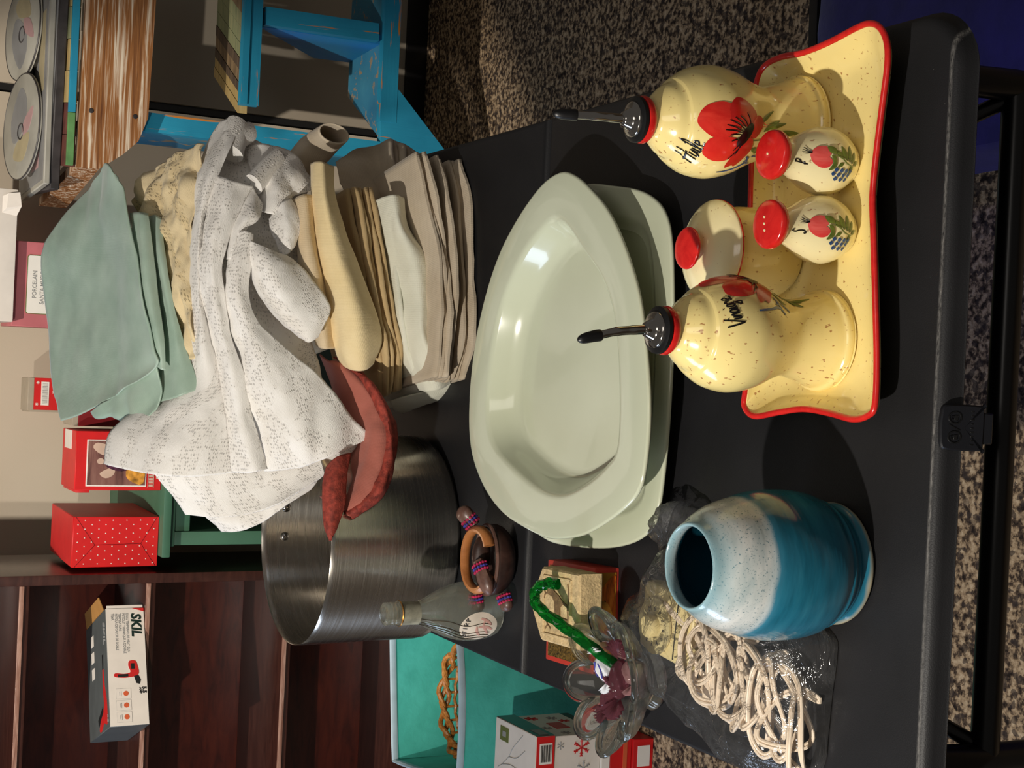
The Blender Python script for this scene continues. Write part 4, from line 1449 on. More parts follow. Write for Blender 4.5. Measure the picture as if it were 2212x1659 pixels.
# bottom of the heap, resting on the table
sheets('folded_linen', [folded([(0.5848,0.8261,0.7385), (0.5347,0.7973,0.7385), (0.4728,0.7779,0.7385), (0.4178,0.767,0.7385), (0.3688,0.7656,0.7385), (0.3204,0.7858,0.7385)], .2, 3, .0155, 1, .25, 26, (-.15, 1, 0))], 'grey_linen',
       label='oatmeal folded linen at the very bottom of the heap, on the table', cat='linen', group=GL)
sheets('folded_linen', [folded([(0.5848,0.8161,0.764), (0.5325,0.7949,0.759), (0.4716,0.7787,0.755), (0.4168,0.7672,0.754), (0.368,0.767,0.754), (0.3177,0.7836,0.7545)], .2, 3, .0145, 2, .3, 26, (-.15, 1, 0))], 'grey_linen',
       label='shaded oatmeal linen second from the bottom of the heap', cat='linen', group=GL)
sheets('folded_linen', [folded([(0.5848,0.8075,0.795), (0.5296,0.7902,0.785), (0.47,0.7776,0.774), (0.4157,0.765,0.7705), (0.3672,0.762,0.77), (0.3212,0.769,0.771)], .2, 3, .0160, 3, .35, 26, (-.15, 1, 0))], 'grey_linen',
       label='oatmeal linen with loose folds, third from the bottom of the heap', cat='linen', group=GL)
sheets('folded_linen', [grid([[(0.2888,0.88,0.7874),(0.2994,0.855,0.7678),(0.31,0.835,0.7427),(0.3305,0.81,0.7232)],
  [(0.2807,0.89,0.7767),(0.2915,0.862,0.7594),(0.3034,0.842,0.733),(0.3295,0.818,0.7156)],
  [(0.2736,0.905,0.76),(0.2846,0.875,0.7459),(0.2988,0.855,0.7192),(0.3291,0.828,0.7071)]], 6, 6, .002, 30, 31),
                        folded([(0.3831,0.82,0.7824), (0.3452,0.825,0.7631), (0.3116,0.85,0.7503), (0.2876,0.885,0.746)], .11, 3, .030, 5, .3, 20, (-.1, 1, 0))], 'white_linen',
       label='bluish white linen showing only its folded left end, low in the heap', cat='linen', group=GL)
sheets('folded_linen', [grid([[(0.5848,0.965,0.8406),(0.6008,0.97,0.8177),(0.6126,0.975,0.7909),(0.6202,0.97,0.7612),(0.6083,0.955,0.7346)],
  [(0.54,0.915,0.8469),(0.5503,0.92,0.8161),(0.5596,0.925,0.7865),(0.5649,0.92,0.7637),(0.5572,0.9,0.7466)],
  [(0.4923,0.88,0.8441),(0.5008,0.885,0.8154),(0.5063,0.89,0.7891),(0.5062,0.885,0.7664),(0.4995,0.865,0.7499)],
  [(0.4365,0.865,0.8323),(0.4438,0.865,0.8086),(0.4456,0.865,0.7843),(0.4471,0.86,0.7619),(0.4419,0.845,0.7467)]], 8, 8, .006, 20, 6),
                        folded([(0.6162,0.955,0.7596), (0.5575,0.9,0.7719), (0.4975,0.865,0.7728), (0.4403,0.842,0.7683), (0.3953,0.835,0.7673)], .14, 4, .036, 7, .4, 24, (-.15, 1, 0))], 'grey_linen',
       label='crumpled oatmeal cloth standing in shade on the right of the heap', cat='linen', group=GL)
sheets('folded_linen', [grid([[(0.5293,0.85,0.8297),(0.5325,0.832,0.8254),(0.5341,0.822,0.8177),(0.533,0.835,0.8003)],
  [(0.4962,0.842,0.8218),(0.4968,0.822,0.8183),(0.4972,0.812,0.8118),(0.4977,0.83,0.7946)],
  [(0.4579,0.838,0.8132),(0.4586,0.818,0.8062),(0.4588,0.802,0.7941),(0.4607,0.82,0.7657)],
  [(0.4152,0.836,0.806),(0.4151,0.814,0.7986),(0.4154,0.797,0.7869),(0.4193,0.815,0.7604)],
  [(0.374,0.833,0.7986),(0.3725,0.81,0.7934),(0.3735,0.793,0.7854),(0.3797,0.812,0.7634)],
  [(0.3358,0.832,0.7857),(0.3347,0.808,0.7804),(0.3387,0.793,0.7711),(0.3472,0.806,0.7493)],
  [(0.3039,0.84,0.7678),(0.3031,0.815,0.7655),(0.306,0.805,0.755),(0.3142,0.812,0.7375)]], 9, 8, .0025, 24, 8, .0004),
                        folded([(0.5275,0.86,0.81), (0.482,0.842,0.8062), (0.4375,0.83,0.8), (0.3879,0.822,0.795), (0.3444,0.825,0.7813), (0.3069,0.845,0.7584)], .13, 3, .018, 9, .3, 24, (-.15, 1, 0))], 'white_linen',
       label='greenish white folded linen, the brightest one low in the heap', cat='linen', group=GL)
sheets('folded_linen', [folded([(0.5441,0.865,0.8447), (0.4905,0.845,0.8387), (0.4353,0.83,0.8314), (0.3864,0.822,0.8223), (0.343,0.825,0.8106), (0.2984,0.86,0.7944)], .15, 5, .036, 10, .3, 28, (-.15, 1, 0))], 'tan',
       label='tan cloth folded in many thin layers, under the bright cream one', cat='linen', group=GL)
sheets('folded_linen', [grid([[(0.5661,0.865,0.9089),(0.5657,0.842,0.9096),(0.5647,0.832,0.9035),(0.5632,0.85,0.8854)],
  [(0.5226,0.85,0.9104),(0.5206,0.828,0.9108),(0.5201,0.815,0.9053),(0.5237,0.835,0.8856)],
  [(0.4736,0.842,0.9064),(0.4725,0.818,0.9031),(0.4726,0.807,0.8936),(0.4756,0.825,0.8709)],
  [(0.4256,0.838,0.8958),(0.4249,0.81,0.8913),(0.4254,0.797,0.8781),(0.4268,0.815,0.8517)],
  [(0.3828,0.836,0.8865),(0.3817,0.805,0.8809),(0.3824,0.792,0.8654),(0.3844,0.812,0.8345)],
  [(0.3506,0.836,0.8792),(0.3484,0.81,0.8728),(0.3492,0.797,0.8579),(0.3575,0.812,0.8296)],
  [(0.3319,0.845,0.8674),(0.326,0.822,0.8625),(0.3262,0.812,0.8508),(0.3337,0.82,0.8358)]], 9, 8, .0022, 22, 11, .0005)], 'cream_linen',
       label='bright warm cream linen with a rounded roll edge, mid-height in the heap', cat='linen', group=GL)
sheets('folded_linen', [grid([[(0.5196,0.87,0.9301),(0.524,0.848,0.9271),(0.5263,0.842,0.9208),(0.5269,0.85,0.91)],
  [(0.4729,0.856,0.9247),(0.4717,0.836,0.9248),(0.4718,0.829,0.9188),(0.4736,0.84,0.9054)],
  [(0.4298,0.852,0.9195),(0.428,0.83,0.918),(0.4273,0.824,0.91),(0.4268,0.838,0.8936)],
  [(0.387,0.852,0.9095),(0.3857,0.828,0.9077),(0.3851,0.822,0.8985),(0.3843,0.84,0.8793)],
  [(0.3524,0.855,0.8953),(0.3487,0.832,0.896),(0.348,0.828,0.8889),(0.3498,0.845,0.8723)]], 8, 8, .0022, 24, 12, .0004),
                        folded([(0.524,0.872,0.9148), (0.4742,0.855,0.9092), (0.4311,0.85,0.8997), (0.3883,0.85,0.8873), (0.3507,0.858,0.8745)], .2, 2, .022, 13, .3, 20, (-.15, 1, 0))], 'ecru',
       label='ecru linen just below the white lace, above the bright cream one', cat='linen', group=GL)
nv, nf = [], []
curl = crpath([(0.5744,0.97,0.8874), (0.5895,0.96,0.8777), (0.6035,0.935,0.8703), (0.6091,0.89,0.8716)], 6)
tv, tf = tube(curl, [.020, .0205, .021, .0215, .022, .022, .0225, .0225, .023, .023, .0225, .022, .0215, .021, .0205, .020, .0195, .019, .0185][:len(curl)], 20, False, .62, (.3, 1, .2), False)
sheets('napkin', [(tv, tf, [(p[0], p[2]) for p in tv])], 'grey_linen', None, .0016, 'plain oatmeal napkin rolled into a loop, sticking out at the right of the heap', 'linen')

# rust-pink velvet cloth hanging over the pot
sheets('velvet_cloth', [grid([[(0.3413,0.875,0.8842),(0.3362,0.86,0.8789),(0.3327,0.85,0.8731),(0.3314,0.85,0.8655)],
  [(0.3066,0.868,0.8692),(0.3099,0.835,0.8643),(0.3097,0.815,0.8546),(0.3081,0.812,0.8412)],
  [(0.2796,0.856,0.8607),(0.2816,0.815,0.8532),(0.2806,0.797,0.8389),(0.2766,0.8,0.8224)],
  [(0.2528,0.845,0.8536),(0.2525,0.795,0.851),(0.2516,0.778,0.8378),(0.2535,0.788,0.8204)],
  [(0.2255,0.84,0.8583),(0.2231,0.785,0.8564),(0.2213,0.768,0.8421),(0.2199,0.776,0.8243)],
  [(0.1982,0.838,0.8653),(0.1956,0.782,0.8659),(0.1909,0.764,0.8547),(0.1874,0.768,0.8381)],
  [(0.1805,0.84,0.8752),(0.1756,0.79,0.8766),(0.1703,0.77,0.8693),(0.1692,0.77,0.8591)],
  [(0.1736,0.855,0.8822),(0.1651,0.815,0.8837),(0.1597,0.79,0.8797),(0.1595,0.782,0.8732)]], 8, 7, .006, 16, 14)], 'velvet_in', None, .002,
       'dusty pink velvet cloth with a rust border spilling over the rim of the pot', 'cloth')
vc = bpy.data.objects['velvet_cloth']


def child_sheet(name, parts, mat, parent, thick):
    o = sheets(name, parts, mat, None, thick)
    o.location = Vector(o.location) - Vector(parent.location)
    o.parent = parent
    return o


child_sheet('velvet_border', [grid([[(0.3388,0.857,0.8708),(0.3358,0.848,0.8658),(0.3328,0.85,0.8579)],
  [(0.3182,0.818,0.8556),(0.3166,0.806,0.8498),(0.3104,0.812,0.8378)],
  [(0.2871,0.797,0.8393),(0.2856,0.785,0.8337),(0.2767,0.8,0.8189)],
  [(0.2542,0.78,0.8342),(0.2553,0.772,0.8295),(0.2548,0.786,0.8172)],
  [(0.2203,0.768,0.8397),(0.2199,0.761,0.8335),(0.2201,0.774,0.8217)],
  [(0.1941,0.764,0.8514),(0.1906,0.756,0.8466),(0.1853,0.768,0.834)],
  [(0.1757,0.768,0.8693),(0.1713,0.76,0.8654),(0.1673,0.768,0.8564)],
  [(0.1639,0.78,0.8798),(0.161,0.768,0.8786),(0.1553,0.772,0.8712)]], 8, 5, .003, 26, 15)], 'velvet', vc, .003)
child_sheet('velvet_tie', [grid([[(0.2126,0.79,0.8997),(0.2268,0.778,0.8892),(0.2302,0.786,0.8723)],
  [(0.1925,0.778,0.9064),(0.1957,0.766,0.8977),(0.2035,0.775,0.8802)],
  [(0.1722,0.772,0.9081),(0.176,0.76,0.9001),(0.1799,0.768,0.884)],
  [(0.1509,0.766,0.9071),(0.155,0.757,0.9013),(0.1615,0.764,0.8891)],
  [(0.1398,0.763,0.9049),(0.1427,0.756,0.9022),(0.1458,0.76,0.8959)],
  [(0.1329,0.76,0.9029),(0.1331,0.758,0.9021),(0.1339,0.76,0.9003)]], 7, 6, .002, 30, 16)], 'velvet', vc, .003)

# white lace tablecloth, the largest cloth of the heap
LACE = [
    # long back fold widening to the left
    grid([[(0.6143,0.935,0.9981),(0.6177,0.922,0.9919),(0.6179,0.915,0.9872),(0.6159,0.92,0.9777)],
  [(0.5745,0.935,1.0176),(0.5756,0.905,1.016),(0.577,0.893,1.0101),(0.5792,0.89,0.9973)],
  [(0.5326,0.915,1.0322),(0.5316,0.882,1.0324),(0.5328,0.872,1.0277),(0.534,0.875,1.0182)],
  [(0.4772,0.905,1.0379),(0.475,0.875,1.0404),(0.4745,0.864,1.0379),(0.4754,0.868,1.031)],
  [(0.4124,0.9,1.0373),(0.4113,0.87,1.0399),(0.41,0.858,1.0377),(0.4064,0.862,1.03)],
  [(0.3479,0.905,1.0347),(0.3479,0.87,1.0359),(0.3493,0.854,1.0307),(0.3515,0.858,1.0184)],
  [(0.2957,0.92,1.0449),(0.2989,0.875,1.0377),(0.3021,0.855,1.0245),(0.3071,0.853,1.0065)],
  [(0.2663,0.945,1.0837),(0.2669,0.885,1.0631),(0.268,0.855,1.0363),(0.2704,0.848,1.0014)],
  [(0.2382,0.95,1.1104),(0.2321,0.885,1.0801),(0.2312,0.852,1.0434),(0.2337,0.843,0.9968)],
  [(0.2018,0.95,1.1152),(0.1971,0.88,1.0849),(0.1957,0.85,1.0423),(0.2019,0.838,0.9925)]], 9, 9, .004, 22, 20),
    # second fold
    grid([[(0.5426,0.88,1.0172),(0.5377,0.864,1.0085),(0.5351,0.858,0.9965),(0.5321,0.862,0.977)],
  [(0.4913,0.868,1.0301),(0.4907,0.852,1.0238),(0.4923,0.847,1.0135),(0.4954,0.853,0.9967)],
  [(0.4431,0.864,1.0354),(0.4427,0.85,1.0318),(0.4417,0.843,1.0257),(0.4406,0.846,1.0146)],
  [(0.401,0.862,1.0319),(0.4008,0.846,1.0283),(0.4011,0.839,1.0213),(0.4014,0.842,1.0102)],
  [(0.3592,0.857,1.0223),(0.3573,0.842,1.0184),(0.3561,0.835,1.0118),(0.3545,0.838,1.0012)],
  [(0.307,0.853,1.0087),(0.3055,0.838,1.0032),(0.3039,0.83,0.9969),(0.3026,0.833,0.9852)],
  [(0.2651,0.848,1.0017),(0.266,0.832,0.9956),(0.2655,0.825,0.988),(0.2636,0.828,0.9756)],
  [(0.2306,0.843,0.9962),(0.2297,0.827,0.9879),(0.2287,0.82,0.9792),(0.227,0.825,0.9656)],
  [(0.2023,0.84,0.9936),(0.2026,0.824,0.9833),(0.2049,0.817,0.9736),(0.2078,0.822,0.9586)]], 8, 8, .0035, 26, 21),
    # big front fan ending in the lower left corner
    grid([[(0.4709,0.852,0.997),(0.4751,0.842,0.9958),(0.4768,0.838,0.9917),(0.4745,0.84,0.9828)],
  [(0.4446,0.85,1.0067),(0.4483,0.836,1.0045),(0.4517,0.83,0.9973),(0.4534,0.833,0.984)],
  [(0.4128,0.85,1.0079),(0.4124,0.832,1.0056),(0.4094,0.825,1.0001),(0.403,0.83,0.988)],
  [(0.3709,0.846,1.0017),(0.3678,0.826,0.9968),(0.3673,0.818,0.9874),(0.3713,0.822,0.9722)],
  [(0.3239,0.84,0.9905),(0.3237,0.817,0.9792),(0.3288,0.808,0.9628),(0.3399,0.815,0.9369)],
  [(0.2769,0.834,0.9793),(0.2795,0.81,0.9614),(0.2891,0.8,0.9374),(0.3104,0.806,0.8985)],
  [(0.2351,0.83,0.9677),(0.2371,0.806,0.946),(0.25,0.793,0.9181),(0.2753,0.8,0.8708)],
  [(0.2052,0.828,0.9587),(0.21,0.805,0.9297),(0.2242,0.79,0.8969),(0.2481,0.8,0.8413)]], 9, 9, .0055, 20, 22),
    # hanging under-layers at the left end
    grid([[(0.1999,0.885,1.0734),(0.2045,0.86,1.0268),(0.2106,0.845,0.969),(0.2232,0.825,0.9067),(0.2448,0.815,0.8485)],
  [(0.183,0.885,1.0609),(0.1845,0.86,1.0205),(0.189,0.842,0.9689),(0.2046,0.822,0.9096),(0.2317,0.815,0.8566)],
  [(0.1653,0.882,1.046),(0.1624,0.858,1.0119),(0.1679,0.84,0.9686),(0.1859,0.82,0.9234),(0.2163,0.815,0.8731)],
  [(0.1495,0.88,1.035),(0.1488,0.856,1.0038),(0.1559,0.838,0.9686),(0.1726,0.82,0.9383),(0.1972,0.815,0.8977)]], 8, 8, .004, 22, 23),
    grid([[(0.1629,0.89,1.0222),(0.1568,0.87,0.9947),(0.1667,0.852,0.9648),(0.1845,0.835,0.9294),(0.2068,0.83,0.8928)],
  [(0.1456,0.885,1.0064),(0.1423,0.865,0.99),(0.1528,0.847,0.9629),(0.1716,0.83,0.9333),(0.1937,0.825,0.8968)],
  [(0.1288,0.88,0.9916),(0.1332,0.86,0.9773),(0.1426,0.842,0.9585),(0.1633,0.828,0.9352),(0.184,0.825,0.9037)]], 8, 7, .003, 26, 24),
    # lower right flaps
    grid([[(0.4691,0.838,0.9897),(0.4616,0.828,0.9778),(0.4547,0.824,0.9624),(0.4525,0.828,0.9456)],
  [(0.4455,0.838,0.987),(0.4423,0.82,0.9767),(0.4385,0.813,0.9609),(0.4347,0.82,0.9241)],
  [(0.4197,0.838,0.9793),(0.4145,0.816,0.9675),(0.4113,0.807,0.9496),(0.4164,0.815,0.9093)],
  [(0.4018,0.838,0.9691),(0.3943,0.817,0.9564),(0.391,0.806,0.938),(0.403,0.81,0.9004)],
  [(0.3791,0.838,0.9499),(0.3752,0.816,0.9404),(0.3749,0.805,0.9254),(0.3903,0.808,0.8971)],
  [(0.3633,0.84,0.9261),(0.3569,0.82,0.9249),(0.354,0.81,0.9193),(0.361,0.81,0.9085)]], 9, 8, .004, 22, 25),
    # scalloped fringe at the upper right
    grid([[(0.5858,0.935,0.9661),(0.5901,0.92,0.952),(0.5897,0.91,0.935),(0.5786,0.9,0.9147),(0.5584,0.9,0.8962)],
  [(0.5555,0.91,0.9649),(0.5586,0.888,0.955),(0.558,0.878,0.9412),(0.5495,0.872,0.9229),(0.5377,0.875,0.9017)],
  [(0.5263,0.89,0.9636),(0.527,0.868,0.9582),(0.5261,0.86,0.9496),(0.524,0.86,0.9382),(0.5249,0.865,0.9275)],
  [(0.5059,0.875,0.9651),(0.5034,0.862,0.9635),(0.5011,0.856,0.9597),(0.5015,0.856,0.9553),(0.5045,0.86,0.9502)]], 8, 8, .005, 24, 26),
    grid([[(0.4961,0.86,0.9593),(0.5091,0.852,0.9514),(0.516,0.85,0.9446),(0.5198,0.857,0.9345)],
  [(0.4795,0.85,0.9573),(0.4879,0.839,0.9502),(0.4938,0.835,0.9407),(0.5003,0.845,0.9241)],
  [(0.4636,0.845,0.9515),(0.4686,0.833,0.9469),(0.4756,0.831,0.939),(0.4842,0.838,0.9247)],
  [(0.4532,0.84,0.9449),(0.4551,0.832,0.9421),(0.4597,0.831,0.9371),(0.4659,0.837,0.9309)]], 8, 8, .004, 26, 27),
    # pleats between fan and long folds
    grid([[(0.5338,0.868,0.9769),(0.523,0.862,0.9722),(0.513,0.862,0.9639)],
  [(0.5002,0.856,0.9928),(0.498,0.845,0.9851),(0.495,0.848,0.9731)],
  [(0.474,0.852,1.0047),(0.4763,0.842,1.0002),(0.4785,0.845,0.9897)],
  [(0.4444,0.85,1.0094),(0.4442,0.84,1.0058),(0.4471,0.842,0.9972)]], 8, 7, .003, 26, 28),
    # body of the cloth behind, closing the gaps between the folds
    grid([[(0.6015,0.955,0.9963),(0.599,0.945,0.959),(0.5789,0.93,0.9221),(0.5545,0.925,0.8812)],
  [(0.5224,0.915,1.0263),(0.5184,0.895,0.993),(0.5156,0.885,0.9567),(0.509,0.885,0.9107)],
  [(0.4453,0.9,1.0296),(0.4467,0.875,0.9956),(0.4432,0.86,0.9613),(0.4315,0.865,0.9025)],
  [(0.37,0.895,1.0248),(0.3715,0.87,0.9936),(0.3683,0.855,0.9538),(0.3658,0.86,0.9011)],
  [(0.3005,0.89,1.0121),(0.2918,0.86,0.9819),(0.2992,0.84,0.9443),(0.3281,0.85,0.8914)],
  [(0.2455,0.9,1.0341),(0.2376,0.865,0.9998),(0.2398,0.845,0.951),(0.2741,0.84,0.8866)]], 8, 8, .003, 20, 29),
]
for a, b, r0 in (((0.5353,0.87,0.9747), (0.5732,0.895,0.9392), .0125), ((0.5737,0.905,0.9937), (0.6118,0.925,0.9806), .016), ((0.5915,0.912,0.9886), (0.605,0.93,0.9639), .013)):
    P0, P1 = Vector(a), Vector(b)
    tv, tf = tube([P0.lerp(P1, t) for t in (0, .2, .4, .6, .8, 1)], [r0 * 1.05, r0, r0 * 1.02, r0, r0 * .98, r0 * .9], 18, False, .75, (.2, 1, .4), True)
    LACE.append((tv, tf, [(k // 18 * .012, (k % 18) * .004) for k in range(len(tv))]))
sheets('lace_tablecloth', LACE, 'white_lace', None, .0016, 'big white lace tablecloth draped over the heap towards the pot', 'tablecloth')

# cream lace and the sage satin cloth on top
sheets('cream_lace_cloth', [grid([[(0.5404,1.03,1.0732),(0.5553,1,1.0645),(0.5666,0.975,1.0543),(0.5753,0.945,1.04),(0.5802,0.92,1.0193)],
  [(0.5205,1.03,1.0791),(0.5286,0.985,1.0708),(0.5363,0.955,1.0606),(0.5455,0.93,1.0481),(0.5439,0.905,1.0289)],
  [(0.5023,1.01,1.0749),(0.506,0.965,1.069),(0.5076,0.94,1.0597),(0.5081,0.915,1.0503),(0.503,0.892,1.0392)],
  [(0.4687,0.975,1.0605),(0.4663,0.935,1.0613),(0.4642,0.912,1.0561),(0.4623,0.897,1.049),(0.4587,0.886,1.0404)],
  [(0.4231,0.94,1.0592),(0.421,0.912,1.0579),(0.4197,0.895,1.053),(0.4186,0.884,1.0472),(0.4155,0.875,1.0414)],
  [(0.3739,0.918,1.0538),(0.3728,0.9,1.0518),(0.3718,0.888,1.0473),(0.3708,0.876,1.0439),(0.37,0.87,1.0385)],
  [(0.3378,0.905,1.0435),(0.3326,0.893,1.0421),(0.3296,0.88,1.0405),(0.3287,0.873,1.038),(0.331,0.868,1.0346)]], 12, 10, .010, 34, 40, .0018),
                            grid([[(0.5184,1.04,1.0619),(0.5248,1,1.0491),(0.527,0.97,1.0285),(0.5269,0.95,1.0113)],
  [(0.4589,0.99,1.0542),(0.4578,0.96,1.0476),(0.4575,0.94,1.0388),(0.4546,0.92,1.0274)],
  [(0.3802,0.95,1.0466),(0.3744,0.92,1.0457),(0.3745,0.905,1.0414),(0.3696,0.89,1.0315)]], 6, 6, .006, 30, 41)], 'cream_lace', None, .002,
       'crumpled cream lace cloth squeezed between the sage satin and the white lace', 'cloth')
sheets('sage_cloth', [
    grid([[(0.5575,1.03,1.1159),(0.5604,1.015,1.1152),(0.554,0.995,1.1137),(0.5404,0.985,1.1076)],
  [(0.5318,1.1,1.1205),(0.5298,1.06,1.1158),(0.5262,1.01,1.1126),(0.5243,0.965,1.1014)],
  [(0.4899,1.15,1.146),(0.4904,1.1,1.1278),(0.489,1.03,1.1135),(0.4875,0.945,1.0994)],
  [(0.4571,1.17,1.1608),(0.4499,1.115,1.1346),(0.4454,1.03,1.1088),(0.4421,0.92,1.0961)],
  [(0.3889,1.165,1.1535),(0.3871,1.105,1.1252),(0.3868,1.01,1.1021),(0.3876,0.9,1.0898)],
  [(0.3237,1.15,1.147),(0.3268,1.08,1.1217),(0.3311,0.99,1.0984),(0.3394,0.885,1.079)],
  [(0.2761,1.125,1.143),(0.286,1.06,1.1181),(0.2994,0.975,1.0959),(0.3217,0.882,1.0737)],
  [(0.2439,1.09,1.1376),(0.2543,1.05,1.1226),(0.2778,0.985,1.1037),(0.3053,0.91,1.0838)]], 10, 10, .0045, 11, 50, .0004),
    grid([[(0.2592,1.02,1.1198),(0.2827,0.975,1.0995),(0.3043,0.93,1.0834),(0.32,0.893,1.0726)],
  [(0.252,1.01,1.1138),(0.2678,0.965,1.0967),(0.2863,0.922,1.0813),(0.3079,0.892,1.0696)],
  [(0.2539,1,1.1028),(0.2564,0.955,1.0918),(0.266,0.92,1.0776),(0.29,0.89,1.0672)],
  [(0.2559,1,1.0919),(0.2488,0.955,1.0872),(0.2535,0.92,1.0803),(0.2695,0.895,1.0703)]], 8, 8, .004, 18, 51, .0004),
    grid([[(0.4986,0.97,1.0943),(0.498,0.942,1.0892),(0.4964,0.938,1.0793)],
  [(0.4423,0.94,1.0932),(0.4414,0.914,1.0879),(0.4396,0.912,1.0754)],
  [(0.3881,0.92,1.0878),(0.3879,0.896,1.0823),(0.386,0.895,1.0708)],
  [(0.351,0.91,1.0795),(0.3485,0.886,1.0755),(0.3437,0.884,1.0663)],
  [(0.3193,0.9,1.0724),(0.3155,0.884,1.0703),(0.3147,0.882,1.0644)]], 8, 8, .003, 20, 52, .0004),
    grid([[(0.4946,0.965,1.074),(0.4969,0.948,1.0699),(0.4938,0.942,1.063)],
  [(0.4436,0.935,1.0728),(0.4455,0.914,1.0699),(0.4406,0.911,1.0623)],
  [(0.3949,0.918,1.0645),(0.3892,0.895,1.0624),(0.3869,0.892,1.055)],
  [(0.3465,0.91,1.0621),(0.3443,0.882,1.0551),(0.3448,0.88,1.0439)],
  [(0.3036,0.905,1.063),(0.3143,0.875,1.0523),(0.3151,0.87,1.0344)],
  [(0.278,0.9,1.0647),(0.2854,0.868,1.0528),(0.2953,0.864,1.0298)]], 8, 8, .0025, 18, 53, .0004),
    grid([[(0.497,1,1.0759),(0.4915,0.985,1.0624),(0.4805,0.975,1.0532)],
  [(0.423,0.96,1.0709),(0.4231,0.945,1.0608),(0.4125,0.93,1.0492)],
  [(0.357,0.93,1.0669),(0.3469,0.92,1.0526),(0.3371,0.905,1.0343)],
  [(0.2978,0.92,1.0613),(0.3044,0.895,1.0489),(0.297,0.88,1.0288)]], 6, 6, .002, 20, 54, .0004),
    folded([(0.4946,0.95,1.0737), (0.4432,0.922,1.07), (0.3892,0.903,1.0641), (0.3466,0.893,1.061)], .14, 2, .020, 55, .2, 20, (-.1, 1, 0)),
], 'sage', None, .0018, 'sage green satin cloth loosely folded on the very top of the heap', 'cloth')


# ------------------------------------------------------------------ bookcase on the left
bk = thing('bookcase', 'dark cherry bookcase with open shelves, behind the pot on the left', 'bookcase', (-.62, 2.25, 0))
bx = lambda x: x + .62
by = lambda y: y - 2.25
obj('side_panel', *span(bx(-.120), bx(-.100), by(2.10), by(2.40), 0, 1.62, .002), 'cherry_dark', bk)
obj('side_panel', *span(bx(-1.14), bx(-1.12), by(2.10), by(2.40), 0, 1.62, .002), 'cherry_dark', bk)
obj('back_panel', *span(bx(-1.12), bx(-.12), by(2.385), by(2.397), 0, 1.62, 0), 'cherry', bk)
for z in (.20, .4935, .7800, 1.0215, 1.30):
    sh = obj('shelf', *span(bx(-1.12), bx(-.12), by(2.104), by(2.385), z - .019, z, .0015), 'cherry_dark', bk)
    obj('shelf_edge', *span(bx(-1.12), bx(-.12), by(2.0995), by(2.1045), z - .0085, z + .0004, .001), 'edge_glint', sh)  # highlight along the front edge, put in as a paler strip
obj('top_board', *span(bx(-1.14), bx(-.10), by(2.10), by(2.40), 1.62, 1.64, .002), 'cherry_dark', bk)
obj('plinth', *span(bx(-1.12), bx(-.12), by(2.115), by(2.13), 0, .06, .001), 'cherry_dark', bk)

# heat-gun carton on the shelf
hg = thing('carton', 'white and grey heat gun carton sitting skewed and upside down on the bookcase shelf', 'box', (-.2766, 2.0707, .7806), math.radians(23.1))
W_, D_, H_ = .231, .187, .076
obj('carton_body', *rbox(W_, D_, H_, .0012, 1, 0, 0, D_ / 2), 'slate_card', hg)
fp = obj('front_print', *span(-W_ / 2 + .001, W_ / 2 - .001, -.0008, .0004, .001, H_ - .001, 0), 'white_card', hg)
UP = (PI / 2, 0, 0)
DN = (PI / 2, PI, 0)                              # the carton stands on its head
text('lettering', 'SKIL', .0262, 'print_green', fp, (.1045, -.0012, .0255), DN, .0010, .16, 'LEFT', .94)
for i, s_ in enumerate(('DUAL TEMPERATURE HEAT GUN', 'PISTOLET THERMIQUE A DOUBLE', 'TEMPERATURE', 'PISTOLA DE CALOR DE DOBLE', 'TEMP.')):
    text('small_print', s_, .0066, 'print_grey', fp, (.1045, -.0012, .0365 + i * .0072), DN, .0001, 0, 'LEFT', .80)
red = [(.006, .022), (.012, .016), (.026, .018), (.036, .022), (.036, .034), (.026, .036), (.018, .033), (.013, .034), (.011, .046), (.013, .062), (.006, .063), (.0035, .046), (.004, .034)]
gp_ = [(x - .026, z) for x, z in red]
obj('printed_gun', *prism_y(crpath(gp_, 3, True), -.0014, -.0006), 'print_red', fp)
obj('printed_nozzle', *prism_y([(-.018, .0175), (-.028, .013), (-.036, .0155), (-.034, .022), (-.020, .026)], -.0015, -.0006), 'print_dark', fp)
obj('printed_grip', *prism_y([(-.0205, .037), (-.0155, .037), (-.0155, .057), (-.0215, .057)], -.0017, -.0006), 'print_dark', fp)
obj('printed_badge', *prism_y([(-.006, .024), (.005, .024), (.005, .031), (-.006, .031)], -.0017, -.0006), 'print_dark', fp)
text('lettering', '5.5', .0105, 'print_dark', fp, (-.0415, -.0012, .0105), DN, .0005, 0, 'LEFT')
text('lettering', 'AMP', .0062, 'print_dark', fp, (-.0425, -.0012, .0165), DN, .0003)
for i in range(3):
    x = -.053 - i * .0225
    ic = obj('icon_frame', *prism_y([(x - .0100, .033), (x + .0100, .033), (x + .0100, .062), (x - .0100, .062)], -.0011, -.0007), 'print_grey', fp)
    obj('icon_field', *prism_y([(x - .0096, .0334), (x + .0096, .0334), (x + .0096, .0616), (x - .0096, .0616)], -.0014, -.001), 'white_card', ic)
    obj('icon_disc', *prism_y([(x + .0050 * math.cos(k * PI / 7), .043 + .0050 * math.sin(k * PI / 7)) for k in range(14)], -.0018, -.0012), 'print_orange', ic)
    obj('icon_line', *prism_y([(x - .005, .052), (x + .005, .052), (x + .005, .0528), (x - .005, .0528)], -.0018, -.0012), 'print_grey', ic)
    obj('icon_line', *prism_y([(x - .004, .055), (x + .004, .055), (x + .004, .0558), (x - .004, .0558)], -.0018, -.0012), 'print_grey', ic)
obj('red_corner', *prism_y([(W_ / 2 - .001, .001), (W_ / 2 - .001, .024), (W_ / 2 - .008, .001)], -.0013, -.0006), 'print_red', fp)
